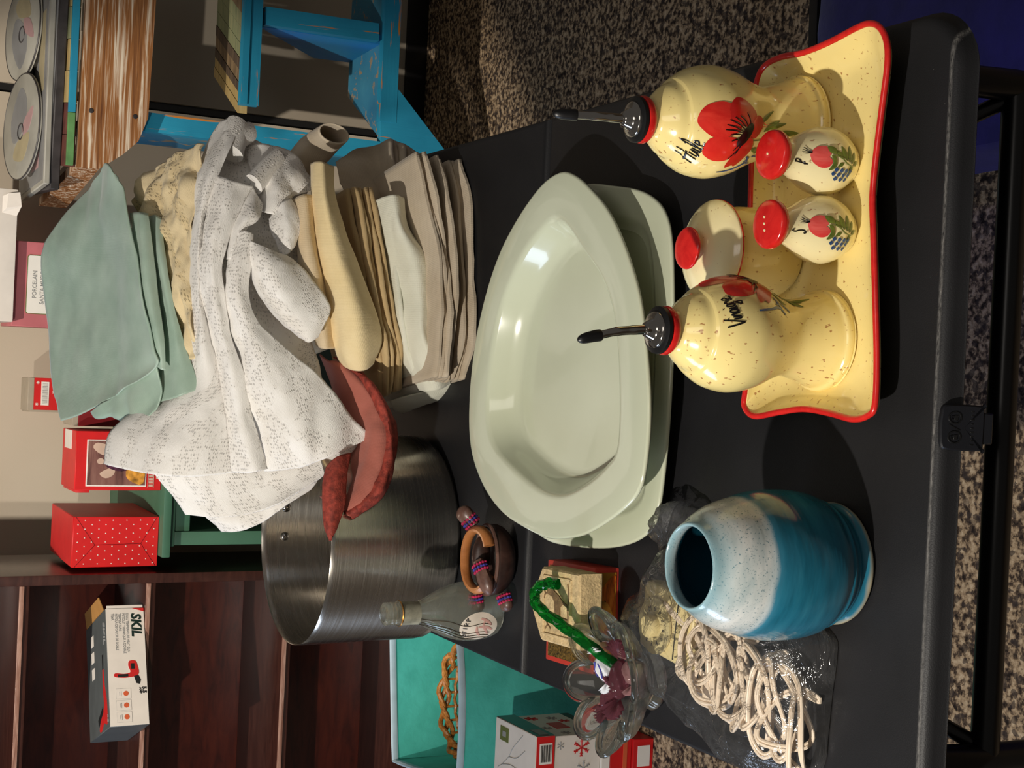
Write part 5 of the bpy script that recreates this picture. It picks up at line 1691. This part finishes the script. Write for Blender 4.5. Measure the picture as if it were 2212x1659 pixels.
tpn = obj('top_print', *span(-.075, .102, .02, .052, H_ - .0002, H_ + .0004, 0), 'slate_card', hg)
text('lettering', 'SKIL', .024, 'print_grey', tpn, (.094, .024, H_ + .0005), (0, 0, PI), .0005, .18)
obj('printed_gun', *prism([(x, y) for x, y in crpath([(-.105, .018), (-.06, .016), (-.030, .028), (.004, .034), (.004, .042), (-.04, .044), (-.07, .042), (-.088, .072), (-.108, .088), (-.112, .070), (-.1, .045)], 3, True)], H_ + .0002, H_ + .0007), 'print_red', tpn)
obj('printed_nozzle', *prism([(.003, .034), (.032, .030), (.032, .042), (.003, .043)], H_ + .0003, H_ + .0008), 'print_dark', tpn)
obj('printed_grip', *prism([(-.078, .048), (-.066, .050), (-.086, .098), (-.100, .094)], H_ + .0003, H_ + .0009), 'print_dark', tpn)
for i in range(3):
    obj('printed_square', *prism([(.088 - i * .033, .115), (.066 - i * .033, .115), (.066 - i * .033, .140), (.088 - i * .033, .140)], H_ + .0002, H_ + .0007), 'white_card', tpn)
text('lettering', '5.5', .013, 'print_grey', tpn, (-.088, .016, H_ + .0005), (0, 0, PI), .0004)
fl = obj('open_flap', *hexa([(W_ / 2, .012, H_ - .001), (W_ / 2, D_ - .01, H_ - .001), (W_ / 2, D_ - .01, H_ + .0005), (W_ / 2, .012, H_ + .0005)], [(W_ / 2 + .030, .03, H_ + .004), (W_ / 2 + .030, D_ - .02, H_ + .004), (W_ / 2 + .030, D_ - .02, H_ + .0055), (W_ / 2 + .030, .03, H_ + .0055)]), 'cardboard', hg, smooth=False)
obj('side_flap', *span(W_ / 2, W_ / 2 + .006, .002, .006, .002, H_ - .004, 0), 'white_card', hg)

# ------------------------------------------------------------------ green cabinet with boxes on it
gc = thing('cabinet', 'green painted low cabinet with an open dark front, against the wall', 'cabinet', (.24, 2.33, 0))
gx, gy = (lambda x: x - .24), (lambda y: y - 2.33)
CT = .7535
obj('top_slab', *span(gx(-.070), gx(.56), gy(2.10), gy(2.60), CT - .017, CT, .003), 'green_paint', gc)
obj('under_top', *span(gx(-.050), gx(.54), gy(2.118), gy(2.59), CT - .029, CT - .017, .002), 'green_paint', gc)
for x0, x1 in ((-.048, -.020), (.505, .54)):
    obj('stile', *span(gx(x0), gx(x1), gy(2.12), gy(2.59), 0, CT - .029, .002), 'green_paint', gc)
obj('top_rail', *span(gx(-.020), gx(.505), gy(2.125), gy(2.145), CT - .061, CT - .029, .002), 'green_paint', gc)
obj('back_board', *span(gx(-.02), gx(.505), gy(2.575), gy(2.585), 0, CT - .03, 0), 'green_dark', gc)
obj('bottom_board', *span(gx(-.02), gx(.505), gy(2.13), gy(2.575), .06, .08, .002), 'green_dark', gc)

pk = thing('gift_box', 'tall red box dotted with pale motifs, leftmost on the green cabinet', 'box', (-.0385, 2.245, CT + .0005), math.radians(-1))
obj('box_body', *rbox(.100, .23, .168, .0012, 1), 'red_box', pk)
obj('lid_top', *rbox(.0985, .2285, .0012, .0005, 1, .1676), 'red_box_pale', pk)
mb = MB()
for iz in range(12):
    for ix in range(6):
        x, z = -.043 + ix * .0172 + (.0086 if iz % 2 else 0), .010 + iz * .0135
        if x < .047:
            mb.add(prism_y([(x - .0013, z), (x, z - .0012), (x + .0013, z), (x + .0006, z + .0014), (x - .0006, z + .0014)], -.1157, -.1149))
dt = mb.build('printed_dots', 'white_card', pk, smooth=False)
dt['kind'] = 'stuff'
obj('flap_seam', *MB().add(tube([(-.0495, -.1152, .163), (-.006, -.1152, .125), (-.004, -.1152, .035), (-.0495, -.1152, .004)], .0006, 5)).add(tube([(.0495, -.1152, .163), (-.006, -.1152, .125)], .0005, 5)).add(tube([(.0495, -.1152, .004), (-.004, -.1152, .035)], .0005, 5)).__dict__.values(), 'red_shade_seam', pk)

an = thing('gift_box', 'red box with a dark painted picture panel on its front, on the green cabinet', 'box', (.119, 2.20, CT + .0005), math.radians(.5))
obj('box_body', *rbox(.116, .14, .169, .0012, 1), 'red_box', an)
pf = obj('picture_border', *span(-.050, .042, -.0712, -.0695, .030, .148, 0), 'print_white', an)
pc = obj('picture_panel', *span(-.0478, .0398, -.0718, -.0709, .0322, .1458, 0), 'picture', pf)
obj('printed_wing', *prism_y(crpath([(.012, .118), (.026, .136), (.036, .128), (.030, .105), (.016, .098)], 3, True), -.0724, -.0716), 'skin_print', pc)
obj('printed_wing', *prism_y(crpath([(-.024, .122), (-.034, .110), (-.026, .094), (-.012, .096)], 3, True), -.0724, -.0716), 'skin_print', pc)
obj('printed_robe', *prism_y(crpath([(-.012, .108), (.002, .112), (.014, .100), (.020, .070), (.012, .050), (-.010, .052), (-.020, .080)], 3, True), -.0727, -.0718), 'robe_print', pc)
obj('printed_head', *prism_y([(-.0005 + .0062 * math.cos(k * PI / 6), .121 + .007 * math.sin(k * PI / 6)) for k in range(12)], -.0727, -.0718), 'skin_print', pc)
obj('printed_glow', *prism_y(crpath([(-.044, .036), (.012, .036), (.002, .054), (-.016, .070), (-.036, .066)], 3, True), -.0727, -.0718), 'picture_glow', pc)
for k in range(6):
    obj('printed_mark', *span(-.050 + k * .0062, -.0456 + k * .0062, -.0709, -.0699, .0165, .0245, 0), 'skin_print', an)
for z in (.0145, .0255):
    obj('printed_rule', *span(-.052, -.012, -.0709, -.0699, z, z + .0010, 0), 'skin_print', an)
obj('printed_mark', *span(-.034, -.030, -.0709, -.0699, .0068, .0102, 0), 'skin_print', an)
obj('price_label', *span(.020, .057, -.025, .045, .1688, .1696, 0), 'white_card', an)
obj('box_flap', *span(-.063, -.057, -.069, .06, .140, .166, .001), 'red_box_pale', an)

rd = thing('gift_box', 'shade-darkened red box with a beige top edge, mostly hidden behind the sage cloth', 'box', (.212, 2.27, CT + .0005))
obj('box_body', *rbox(.058, .10, .150, .0012, 1), 'red_shade_seam', rd)  # the box's shade is put into its darker red
obj('beige_top', *rbox(.058, .10, .012, .001, 1, .150), 'card_beige', rd)
sr = thing('gift_box', 'small red box with a white barcode label, high beside the sage cloth', 'box', (.238, 2.46, CT + .0005), math.radians(2))
obj('box_body', *rbox(.068, .09, .215, .0012, 1), 'red_box', sr)
obj('beige_side', *span(-.0385, -.034, -.045, .045, 0, .215, 0), 'card_beige', sr)
obj('beige_lid', *rbox(.0695, .091, .013, .001, 1, .206), 'card_beige', sr)
lb = obj('barcode_label', *span(-.024, .026, -.0462, -.0449, .176, .192, 0), 'print_white', sr)
bc = MB()
for k in range(16):
    bc.add(span(-.021 + k * .0028, -.0205 + k * .0028 + (.0009 if k % 3 else .0004), -.0468, -.046, .179, .1895, 0))
bc = bc.build('barcode_lines', 'print_grey', lb, smooth=False)
mb = MB()
for x, z in ((-.022, .200), (.024, .199), (.004, .166), (-.020, .150), (.024, .150)):
    for a in range(4):
        c_, s_ = math.cos(a * PI / 4) * .0035, math.sin(a * PI / 4) * .0035
        mb.add(tube([(x - c_, -.0452, z - s_), (x + c_, -.0452, z + s_)], .0005, 4))
mb.build('printed_stars', 'print_white', sr)

pb = thing('musical_box', 'pink marbled box with a pale lettered panel, under the plain white carton', 'box', (.466, 2.395, CT + .0005))
obj('box_body', *rbox(.174, .15, .272, .0012, 1), 'pink_box', pb)
pl = obj('panel_border', *prism_y([(-.057, .03), (.057, .03), (.0605, .034), (.0605, .242), (.057, .246), (-.057, .246), (-.0605, .242), (-.0605, .034)], -.0762, -.0748), 'print_olive', pb)
obj('panel_field', *prism_y([(-.056, .0315), (.056, .0315), (.059, .0345), (.059, .2415), (.056, .2445), (-.056, .2445), (-.059, .2415), (-.059, .0345)], -.0766, -.0755), 'print_white', pl)
text('lettering', 'PORCELAIN', .0118, 'print_grey', pl, (0, -.0769, .2265), UP, .0002, 0, 'CENTER', .9)
text('lettering', 'SANTA MUSICAL', .0118, 'print_grey', pl, (0, -.0769, .2115), UP, .0002, 0, 'CENTER', .9)
wb = thing('carton', 'plain white carton resting on the pink musical box', 'box', (.520, 2.38, CT + .2735))
obj('carton_body', *rbox(.268, .17, .12, .003, 2), 'white_card', wb)
obj('torn_flap', *hexa([(.08, -.088, .002), (.12, -.088, .004), (.118, -.086, .03), (.085, -.086, .03)], [(.10, -.094, -.006), (.128, -.094, -.002), (.124, -.092, .02), (.095, -.092, .022)]), 'white_card', wb, smooth=False)


# ------------------------------------------------------------------ worn blue shelf unit on the right
YF, YB = 2.15, 2.36
bu = thing('shelf_unit', 'worn blue reclaimed-wood shelf unit with a weathered brown top board', 'shelf', (1.05, 2.25, 0))


def bo(name, vf, mat, smooth=False):
    v, f = vf
    return obj(name, [(x - 1.05, y - 2.25, z) for x, y, z in v], f, mat, bu, smooth=smooth)


bo('front_post', prism_y([(0.8174,0.8242),(0.816,0.3062),(0.8156,0.2661),(0.7746,0.264),(0.7796,0.8244)], YF, YF + .022), 'blue_worn_v')
bo('side_board', span(.781, .797, YF + .0222, 2.35, 0, .93, .002), 'blue_pale')
bo('front_post', prism_y([(1.0662,0.5747),(1.0693,0.3219),(1.0318,0.32),(1.0291,0.573)], YF + .003, YF + .025), 'blue_worn_v')
bo('front_post', prism_y([(1.30, 0), (1.34, 0), (1.34, .94), (1.30, .94)], YF, YF + .022), 'blue_worn_v')
bo('middle_rail', prism_y([(.8575, .5825), (1.34, .5825), (1.34, .6205), (.8575, .6205)], YF - .004, YF + .018), 'blue_worn')
bo('middle_rail_strip', prism_y([(.8575, .608), (1.34, .608), (1.34, .6215), (.8575, .6215)], YF - .008, YF - .0042), 'blue_worn')
bo('bottom_rail', prism_y([(.86, .2735), (1.34, .2735), (1.34, .3113), (.86, .3113)], YF - .002, YF + .020), 'blue_worn')
bo('foot_bracket', prism_y([(0.931,0.3129),(0.9317,0.2697),(0.815,0.1554),(0.7612,0.1028),(0.7583,0.2083),(0.7734,0.2662),(0.8159,0.3072)], YF - .001, YF + .021), 'blue_worn_v')
bo('foot_bracket', prism_y([(1.25, .2732), (1.33, .2732), (1.33, .0), (1.39, .0), (1.37, .14)], YF - .001, YF + .021), 'blue_worn_v')
# bottom board and the left-facing divider, both narrowing to the back
bo('bottom_board', hexa([(.834, YF + .022, .3085), (1.30, YF + .022, .3085), (1.30, YB, .3085), (.944, YB, .3085)], [(.834, YF + .022, .291), (1.30, YF + .022, .291), (1.30, YB, .291), (.944, YB, .291)]), 'blue_pale')
bo('divider', hexa([(1.030, YF + .026, .3087), (1.022, YB, .3087), (1.020, YB, .3950), (1.028, YF + .026, .5815)], [(1.050, YF + .026, .3087), (1.042, YB, .3087), (1.040, YB, .3950), (1.048, YF + .026, .5815)]), 'blue_bright')
pal = ['plank_tan', 'plank_tan', 'plank_dark', 'plank_brown', 'plank_dark', 'plank_green', 'plank_green', 'plank_green', 'plank_brown', 'plank_brown', 'plank_brown', 'plank_green', 'plank_tan']
wds = [.022, .022, .02, .026, .024, .03, .034, .03, .034, .05, .05, .06, .05]
x = .842
for w_, m_ in zip(wds, pal):
    dz = rnd.uniform(-.0012, .0012)
    q = [(x, YF + .019), (x + w_ - .0012, YF + .019), (min(1.3, x + w_ - .0012 + .106), YB), (min(1.3, x + .106), YB)]
    if q[1][0] > 1.3:
        break
    bo('shelf_plank', prism(q, .600, .6205 + dz), m_)
    x += w_
# the top: planks, thin blue edge, weathered fascia with a bevelled left end
pal = ['plank_red', 'plank_red', 'plank_tan', 'plank_tan', 'plank_green', 'plank_tan', 'plank_brown', 'plank_tan', 'plank_green']
x = .690
for k, m_ in enumerate(pal):
    w_ = .062
    bo('top_plank', prism([(x, YF - .02), (x + w_ - .0015, YF - .02), (x + w_ + .05, 2.52), (x + .0515, 2.52)], .950, .9695 + rnd.uniform(-.001, .001)), m_)
    x += w_
bo('top_edge', span(.795, 1.34, YF - .030, YF - .0205, .9535, .967, .001), 'blue_worn')
bo('top_edge', span(.692, .794, YF - .030, YF - .0205, .9535, .967, .001), 'plank_grass')
bo('fascia', prism_y([(1.36, .802), (.80, .815), (.752, .832), (.722, .862), (.690, .905), (.690, .9475), (1.36, .9400)], YF - .034, YF - .012), 'driftwood')
bo('end_fascia', hexa([(.690, YF - .034, .9475), (.690, YF - .034, .905), (.706, YF - .014, .905), (.706, YF - .014, .9475)], [(.640, 2.45, .962), (.640, 2.45, .905), (.656, 2.45, .905), (.656, 2.45, .962)]), 'driftwood')
for x, z in ((.801, .925), (.80, .84)):
    bo('fascia_bolt', MB().add(lathe([(0, 0), (.005, 0), (.004, .0015), (0, .002)], 12), Matrix.Translation((x, YF - .034, z)) @ Matrix.Rotation(PI / 2, 4, 'X')).__dict__.values(), 'art_edge', True)

f1 = thing('framed_canvas', 'dark grey edged canvas lying flat on the blue shelf unit, under the others', 'picture', (.905, 2.315, .9705), math.radians(-3))
obj('canvas_body', *rbox(.50, .33, .018, .002, 1), 'art_edge', f1)
obj('painted_face', *rbox(.48, .31, .001, 0, 1, .0178), 'art_slate', f1)
f2 = thing('framed_canvas', 'pale edged grey canvas lying on top of the dark edged canvas', 'picture', (.90, 2.32, .9898), math.radians(2))
obj('canvas_body', *rbox(.50, .31, .012, .002, 1), 'art_grey', f2)
obj('painted_face', *rbox(.48, .29, .001, 0, 1, .0118), 'art_slate', f2)
for k, (x, y, sx, sy, m_) in enumerate(((-.15, -.05, .12, .08, 'art_pink'), (.02, -.09, .16, .06, 'art_sand'), (.14, .02, .12, .12, 'art_grey'), (-.05, .08, .14, .08, 'art_edge'))):
    obj('painted_patch', *rbox(sx, sy, .0008, 0, 1, .0125 + k * .0002, x, y), m_, f2)
pq = thing('wall_plaque', 'grey plaque of two painted round discs lying on the canvases', 'ornament', (.880, 2.32, 1.0035), math.radians(4))
hold = []
for x, y, r0 in ((.105, .01, .104), (-.100, -.015, .108)):
    tl = math.radians(10)
    c = Matrix.Translation((x, y, .019)) @ Matrix.Rotation(tl, 4, 'X')
    d = obj('disc', *MB().add(lathe([(0, 0), (r0, 0), (r0, .004), (r0 - .002, .005), (0, .005)], 48), c).__dict__.values(), 'art_grey', pq)
    sgn = 1 if x > 0 else -1
    for pts, m_, l in (([(-.08, .01), (-.02, .06), (.03, .04), (.0, -.02), (-.05, -.03)], 'art_slate', .0054), ([(.02, -.05), (.07, -.02), (.06, .04), (.03, .02)], 'art_sand', .0056), ([(-.03, -.07), (.01, -.05), (.02, -.01), (-.01, -.02)], 'art_pink', .0058)):
        pp = crpath([(a * sgn, b) for a, b in pts], 4, True)
        pv, pf_ = prism(pp, l - .001, l)
        obj('painted_patch', *MB().add((pv, pf_), c).__dict__.values(), m_, d, smooth=False)
    ring = [(.016 * math.cos(k * PI / 8) - .01, .016 * math.sin(k * PI / 8), .0056) for k in range(16)]
    obj('painted_ring', *MB().add(tube(ring, .0016, 5, True), c).__dict__.values(), 'art_edge', d)
    edge = [((r0 - .001) * math.cos(k * PI / 24), (r0 - .001) * math.sin(k * PI / 24), .004) for k in range(48)]
    obj('dark_outline', *MB().add(tube(edge, .0018, 6, True), c).__dict__.values(), 'art_edge', d)
obj('bridge', *MB().add(rbox(.05, .04, .004, .001, 1, .0, 0, 0), place(.0, 0, .016, math.radians(10), 0, .1)).__dict__.values(), 'art_grey', pq)
obj('support_block', *rbox(.06, .05, .013, .002, 1, 0, 0, .02), 'art_edge', pq)


# ------------------------------------------------------------------ teal fabric bin with a wicker basket
bn = thing('storage_bin', 'teal fabric storage bin with pale binding, on the floor left of the table', 'bin', (-.300, 1.875, 0), math.radians(9))
hw, hd_ = .165, .155


def panel(a, b, h, bow, out):
    """soft fabric wall, slightly bowed"""
    v, f = [], []
    n = 10
    ax, ay = a
    for i in range(n + 1):
        t = i / n
        x, y = a[0] + (b[0] - a[0]) * t, a[1] + (b[1] - a[1]) * t
        w = math.sin(PI * t) * bow
        for th in (0, .004):
            for z, k in ((0.002, .0), (h * .33, .7), (h * .66, 1.0), (h - .004 * math.sin(PI * t), .8)):
                v.append((x + out[0] * (w * k + th), y + out[1] * (w * k + th), z))
    for i in range(n):
        p, q = i * 8, (i + 1) * 8
        for s_ in (0, 4):
            for k in range(3):
                f.append((p + s_ + k, q + s_ + k, q + s_ + k + 1, p + s_ + k + 1))
        f.append((p + 3, q + 3, q + 7, p + 7))
        f.append((p, p + 4, q + 4, q))
    return v, f


cs = [(-hw, -hd_), (hw, -hd_), (hw, hd_), (-hw, hd_)]
outs = [(0, -1), (1, 0), (0, 1), (-1, 0)]
rimp = []
for i in range(4):
    bow = .014 if i in (0, 2) else .008
    obj('fabric_side', *panel(cs[i], cs[(i + 1) % 4], .27, bow, outs[i]), 'teal_fabric', bn)
    a, b = cs[i], cs[(i + 1) % 4]
    for k in range(10):
        t = k / 10
        w = math.sin(PI * t) * bow * .8 + .002
        rimp.append((a[0] + (b[0] - a[0]) * t + outs[i][0] * w, a[1] + (b[1] - a[1]) * t + outs[i][1] * w, .270 - .004 * math.sin(PI * t)))
obj('binding', *tube(rimp, .0052, 8, True, 1.5), 'teal_trim', bn)
obj('fabric_base', *rbox(.325, .305, .004, .001, 1, 0), 'teal_fabric', bn)

wk = thing('wicker_basket', 'honey brown wicker basket standing inside the teal bin', 'basket', (-.335, 1.832, .006))
RB = .112
for k, z in enumerate((.187, .193, .199)):
    ph = k * 2.1
    pts = [((RB + .005 * math.cos(i * .9 + ph)) * math.cos(i * PI / 36), (RB * .88 + .005 * math.cos(i * .9 + ph)) * math.sin(i * PI / 36), z + .006 * math.sin(i * .9 + ph)) for i in range(72)]
    obj('braided_rim', *tube(pts, .0052, 8, True), 'wicker', wk)
for k in range(7):
    z = .012 + k * .026
    rr = RB * (.80 + .18 * k / 6)
    pts = [((rr + .003 * (1 if (i + k) % 2 else -1)) * math.cos(i * PI / 24), (rr * .88 + .003 * (1 if (i + k) % 2 else -1)) * math.sin(i * PI / 24), z) for i in range(48)]
    obj('woven_strand', *tube(crpath(pts, 2, True), .0032, 6, True), 'wicker', wk)
for k in range(24):
    a = k * PI / 12
    obj('stake', *tube([(RB * q * math.cos(a), RB * .88 * q * math.sin(a), z) for q, z in ((.78, .004), (.87, .07), (.93, .13), (.985, .188))], .0028, 6), 'wicker', wk)
obj('basket_base', *lathe([(0, 0), (RB * .8, 0), (RB * .8, .008), (0, .008)], 36, 0, 0, 1, .88), 'wicker', wk)


# ------------------------------------------------------------------ stack of gift boxes on the floor at lower left
def carton(name, label, x1, w, y0, d, z0, z1, mat, rz=0):
    t = thing(name, label, 'box', (x1 - w / 2, y0 + d / 2, z0), rz)
    obj('box_body', *rbox(w, d, z1 - z0 - .0004, .0012, 1), mat, t)
    return t


b4 = carton('gift_box', 'red carton at the bottom of the floor stack, standing on the carpet', -.325, .26, 1.445, .155, 0, .0435, 'red_box')
obj('label', *span(.080, .118, -.0786, -.0773, .008, .034, 0), 'print_white', b4)
b3 = carton('gift_box', 'red carton second from the bottom of the floor stack', -.318, .26, 1.45, .155, .0440, .0895, 'red_box')
obj('printed_rule', *span(.060, .124, -.0786, -.0773, .010, .018, 0), 'print_orange', b3)
b2b = carton('flat_case', 'thin black and white case between the red and the snowflake cartons', -.311, .27, 1.448, .16, .0900, .1085, 'print_white')
obj('black_side', *span(.1352, .1362, -.078, .078, .001, .0172, 0), 'black', b2b)
b2 = carton('gift_box', 'white snowflake carton with a red square on its side, in the floor stack', -.309, .27, 1.452, .155, .1090, .2050, 'white_card')


def flake(mb, cx, cz, r, n=6):
    for k in range(n):
        a = k * 2 * PI / n
        mb.add(tube([(cx, 0, cz), (cx + r * math.cos(a), 0, cz + r * math.sin(a))], r * .09, 5))
        for q in (.5, .78):
            for s_ in (-.6, .6):
                mb.add(tube([(cx + r * q * math.cos(a), 0, cz + r * q * math.sin(a)), (cx + r * (q * math.cos(a) + .3 * math.cos(a + s_)), 0, cz + r * (q * math.sin(a) + .3 * math.sin(a + s_)))], r * .07, 4))
    return mb


for m_, side, lst in (('print_red', 0, ((.112, .040, .016), (.05, .068, .011))), ('print_grey', 0, ((.118, .083, .007), (.074, .034, .013))),
                      ('print_red', 1, ((-.055, .020, .011), (.050, .075, .012), (.02, .022, .010))), ('print_grey', 1, ((-.02, .080, .009), (.045, .035, .010), (-.058, .062, .009)))):
    for cx, cz, r_ in lst:
        fk = flake(MB(), cx, cz, r_)
        obj('printed_snowflake', [(.1353 + y, x, z) if side else (x, y - .0778, z) for x, y, z in fk.v], fk.f, m_, b2)
obj('red_square', *span(.1348, .1360, -.028, .012, .036, .064, 0), 'print_red', b2)
b1 = carton('gift_box', 'white carton with a pencil mountain drawing, on top of the floor stack', -.3055, .27, 1.449, .155, .2054, .2445, 'white_card')
obj('red_front', *span(-.134, .134, -.0784, -.0774, .001, .0365, 0), 'red_box', b1)
bl_ = obj('barcode_label', *span(.085, .122, -.0792, -.0780, .006, .031, 0), 'print_white', b1)
mb = MB()
for k in range(9):
    mb.add(span(.089, .119, -.0797, -.0790, .008 + k * .0024, .0088 + k * .0024 + (.0008 if k % 2 else .0002), 0))
mb.build('barcode_lines', 'print_dark', bl_, smooth=False)
obj('white_tag', *span(.020, .070, -.0792, -.0780, .006, .031, 0), 'print_white', b1)
obj('shaded_side', *span(.1343, .1358, -.077, .077, .0015, .0375, 0), 'cherry_dark', b1)  # shade of the right side, put in as a dark sheet
obj('side_tag', *span(.1354, .1363, -.070, -.035, .010, .028, 0), 'print_grey', b1)
ot = obj('olive_label', *span(.098, .124, .025, .058, .0384, .0394, 0), 'print_olive', b1)
obj('olive_square', *span(.106, .116, .035, .048, .0390, .0398, 0), 'print_grey', ot)
mb = MB()
for q in ([(-.12, -.05), (-.05, -.01), (.0, .03), (.04, .062), (.055, .045), (.075, .02), (.095, .005), (.125, -.03)], [(.04, .062), (.045, .03), (.03, .0), (.05, -.03)], [(.0, .03), (.01, .0), (-.02, -.03)], [(.075, .02), (.08, -.01), (.1, -.04)], [(-.05, -.01), (-.04, -.04)], [(.055, .045), (.062, .01), (.058, -.03)], [(.02, .05), (.02, .02), (0, -.01), (-.01, -.05)]):
    mb.add(tube([(x, y, .0391) for x, y in crpath(q, 4)], .0007, 5))
mb.build('pencil_drawing', 'print_grey', b1)


# ------------------------------------------------------------------ navy cloth covered box on the floor at right
bc_ = thing('covered_box', 'low box under a navy blue cloth, on the floor right of the table', 'box', (.96, .62, 0), math.radians(1.5))
bl = []
q4 = [(-.315, -.92), (.31, -.92), (.31, .34), (-.315, .34)]
for k in range(4):
    a, b = q4[k], q4[(k + 1) % 4]
    bl += [(a[0] + (b[0] - a[0]) * j / 14, a[1] + (b[1] - a[1]) * j / 14) for j in range(14)]
lv, lf_ = loft([at_z([(x + .006 * noise.noise(Vector((x * 22, y * 22, 1))), y + .006 * noise.noise(Vector((x * 22, y * 22, 7)))) for x, y in shrink(bl, k)], z) for k, z in ((1.03, .002), (1.02, .03), (1.0, .07), (.995, .092), (.98, .099), (.9, .1), (.4, .1005))])
obj('cloth_cover', lv, lf_, 'blue_cloth', bc_)
obj('black_trim', *span(-.32, .32, .352, .372, 0, .085, .003), 'black', bc_)
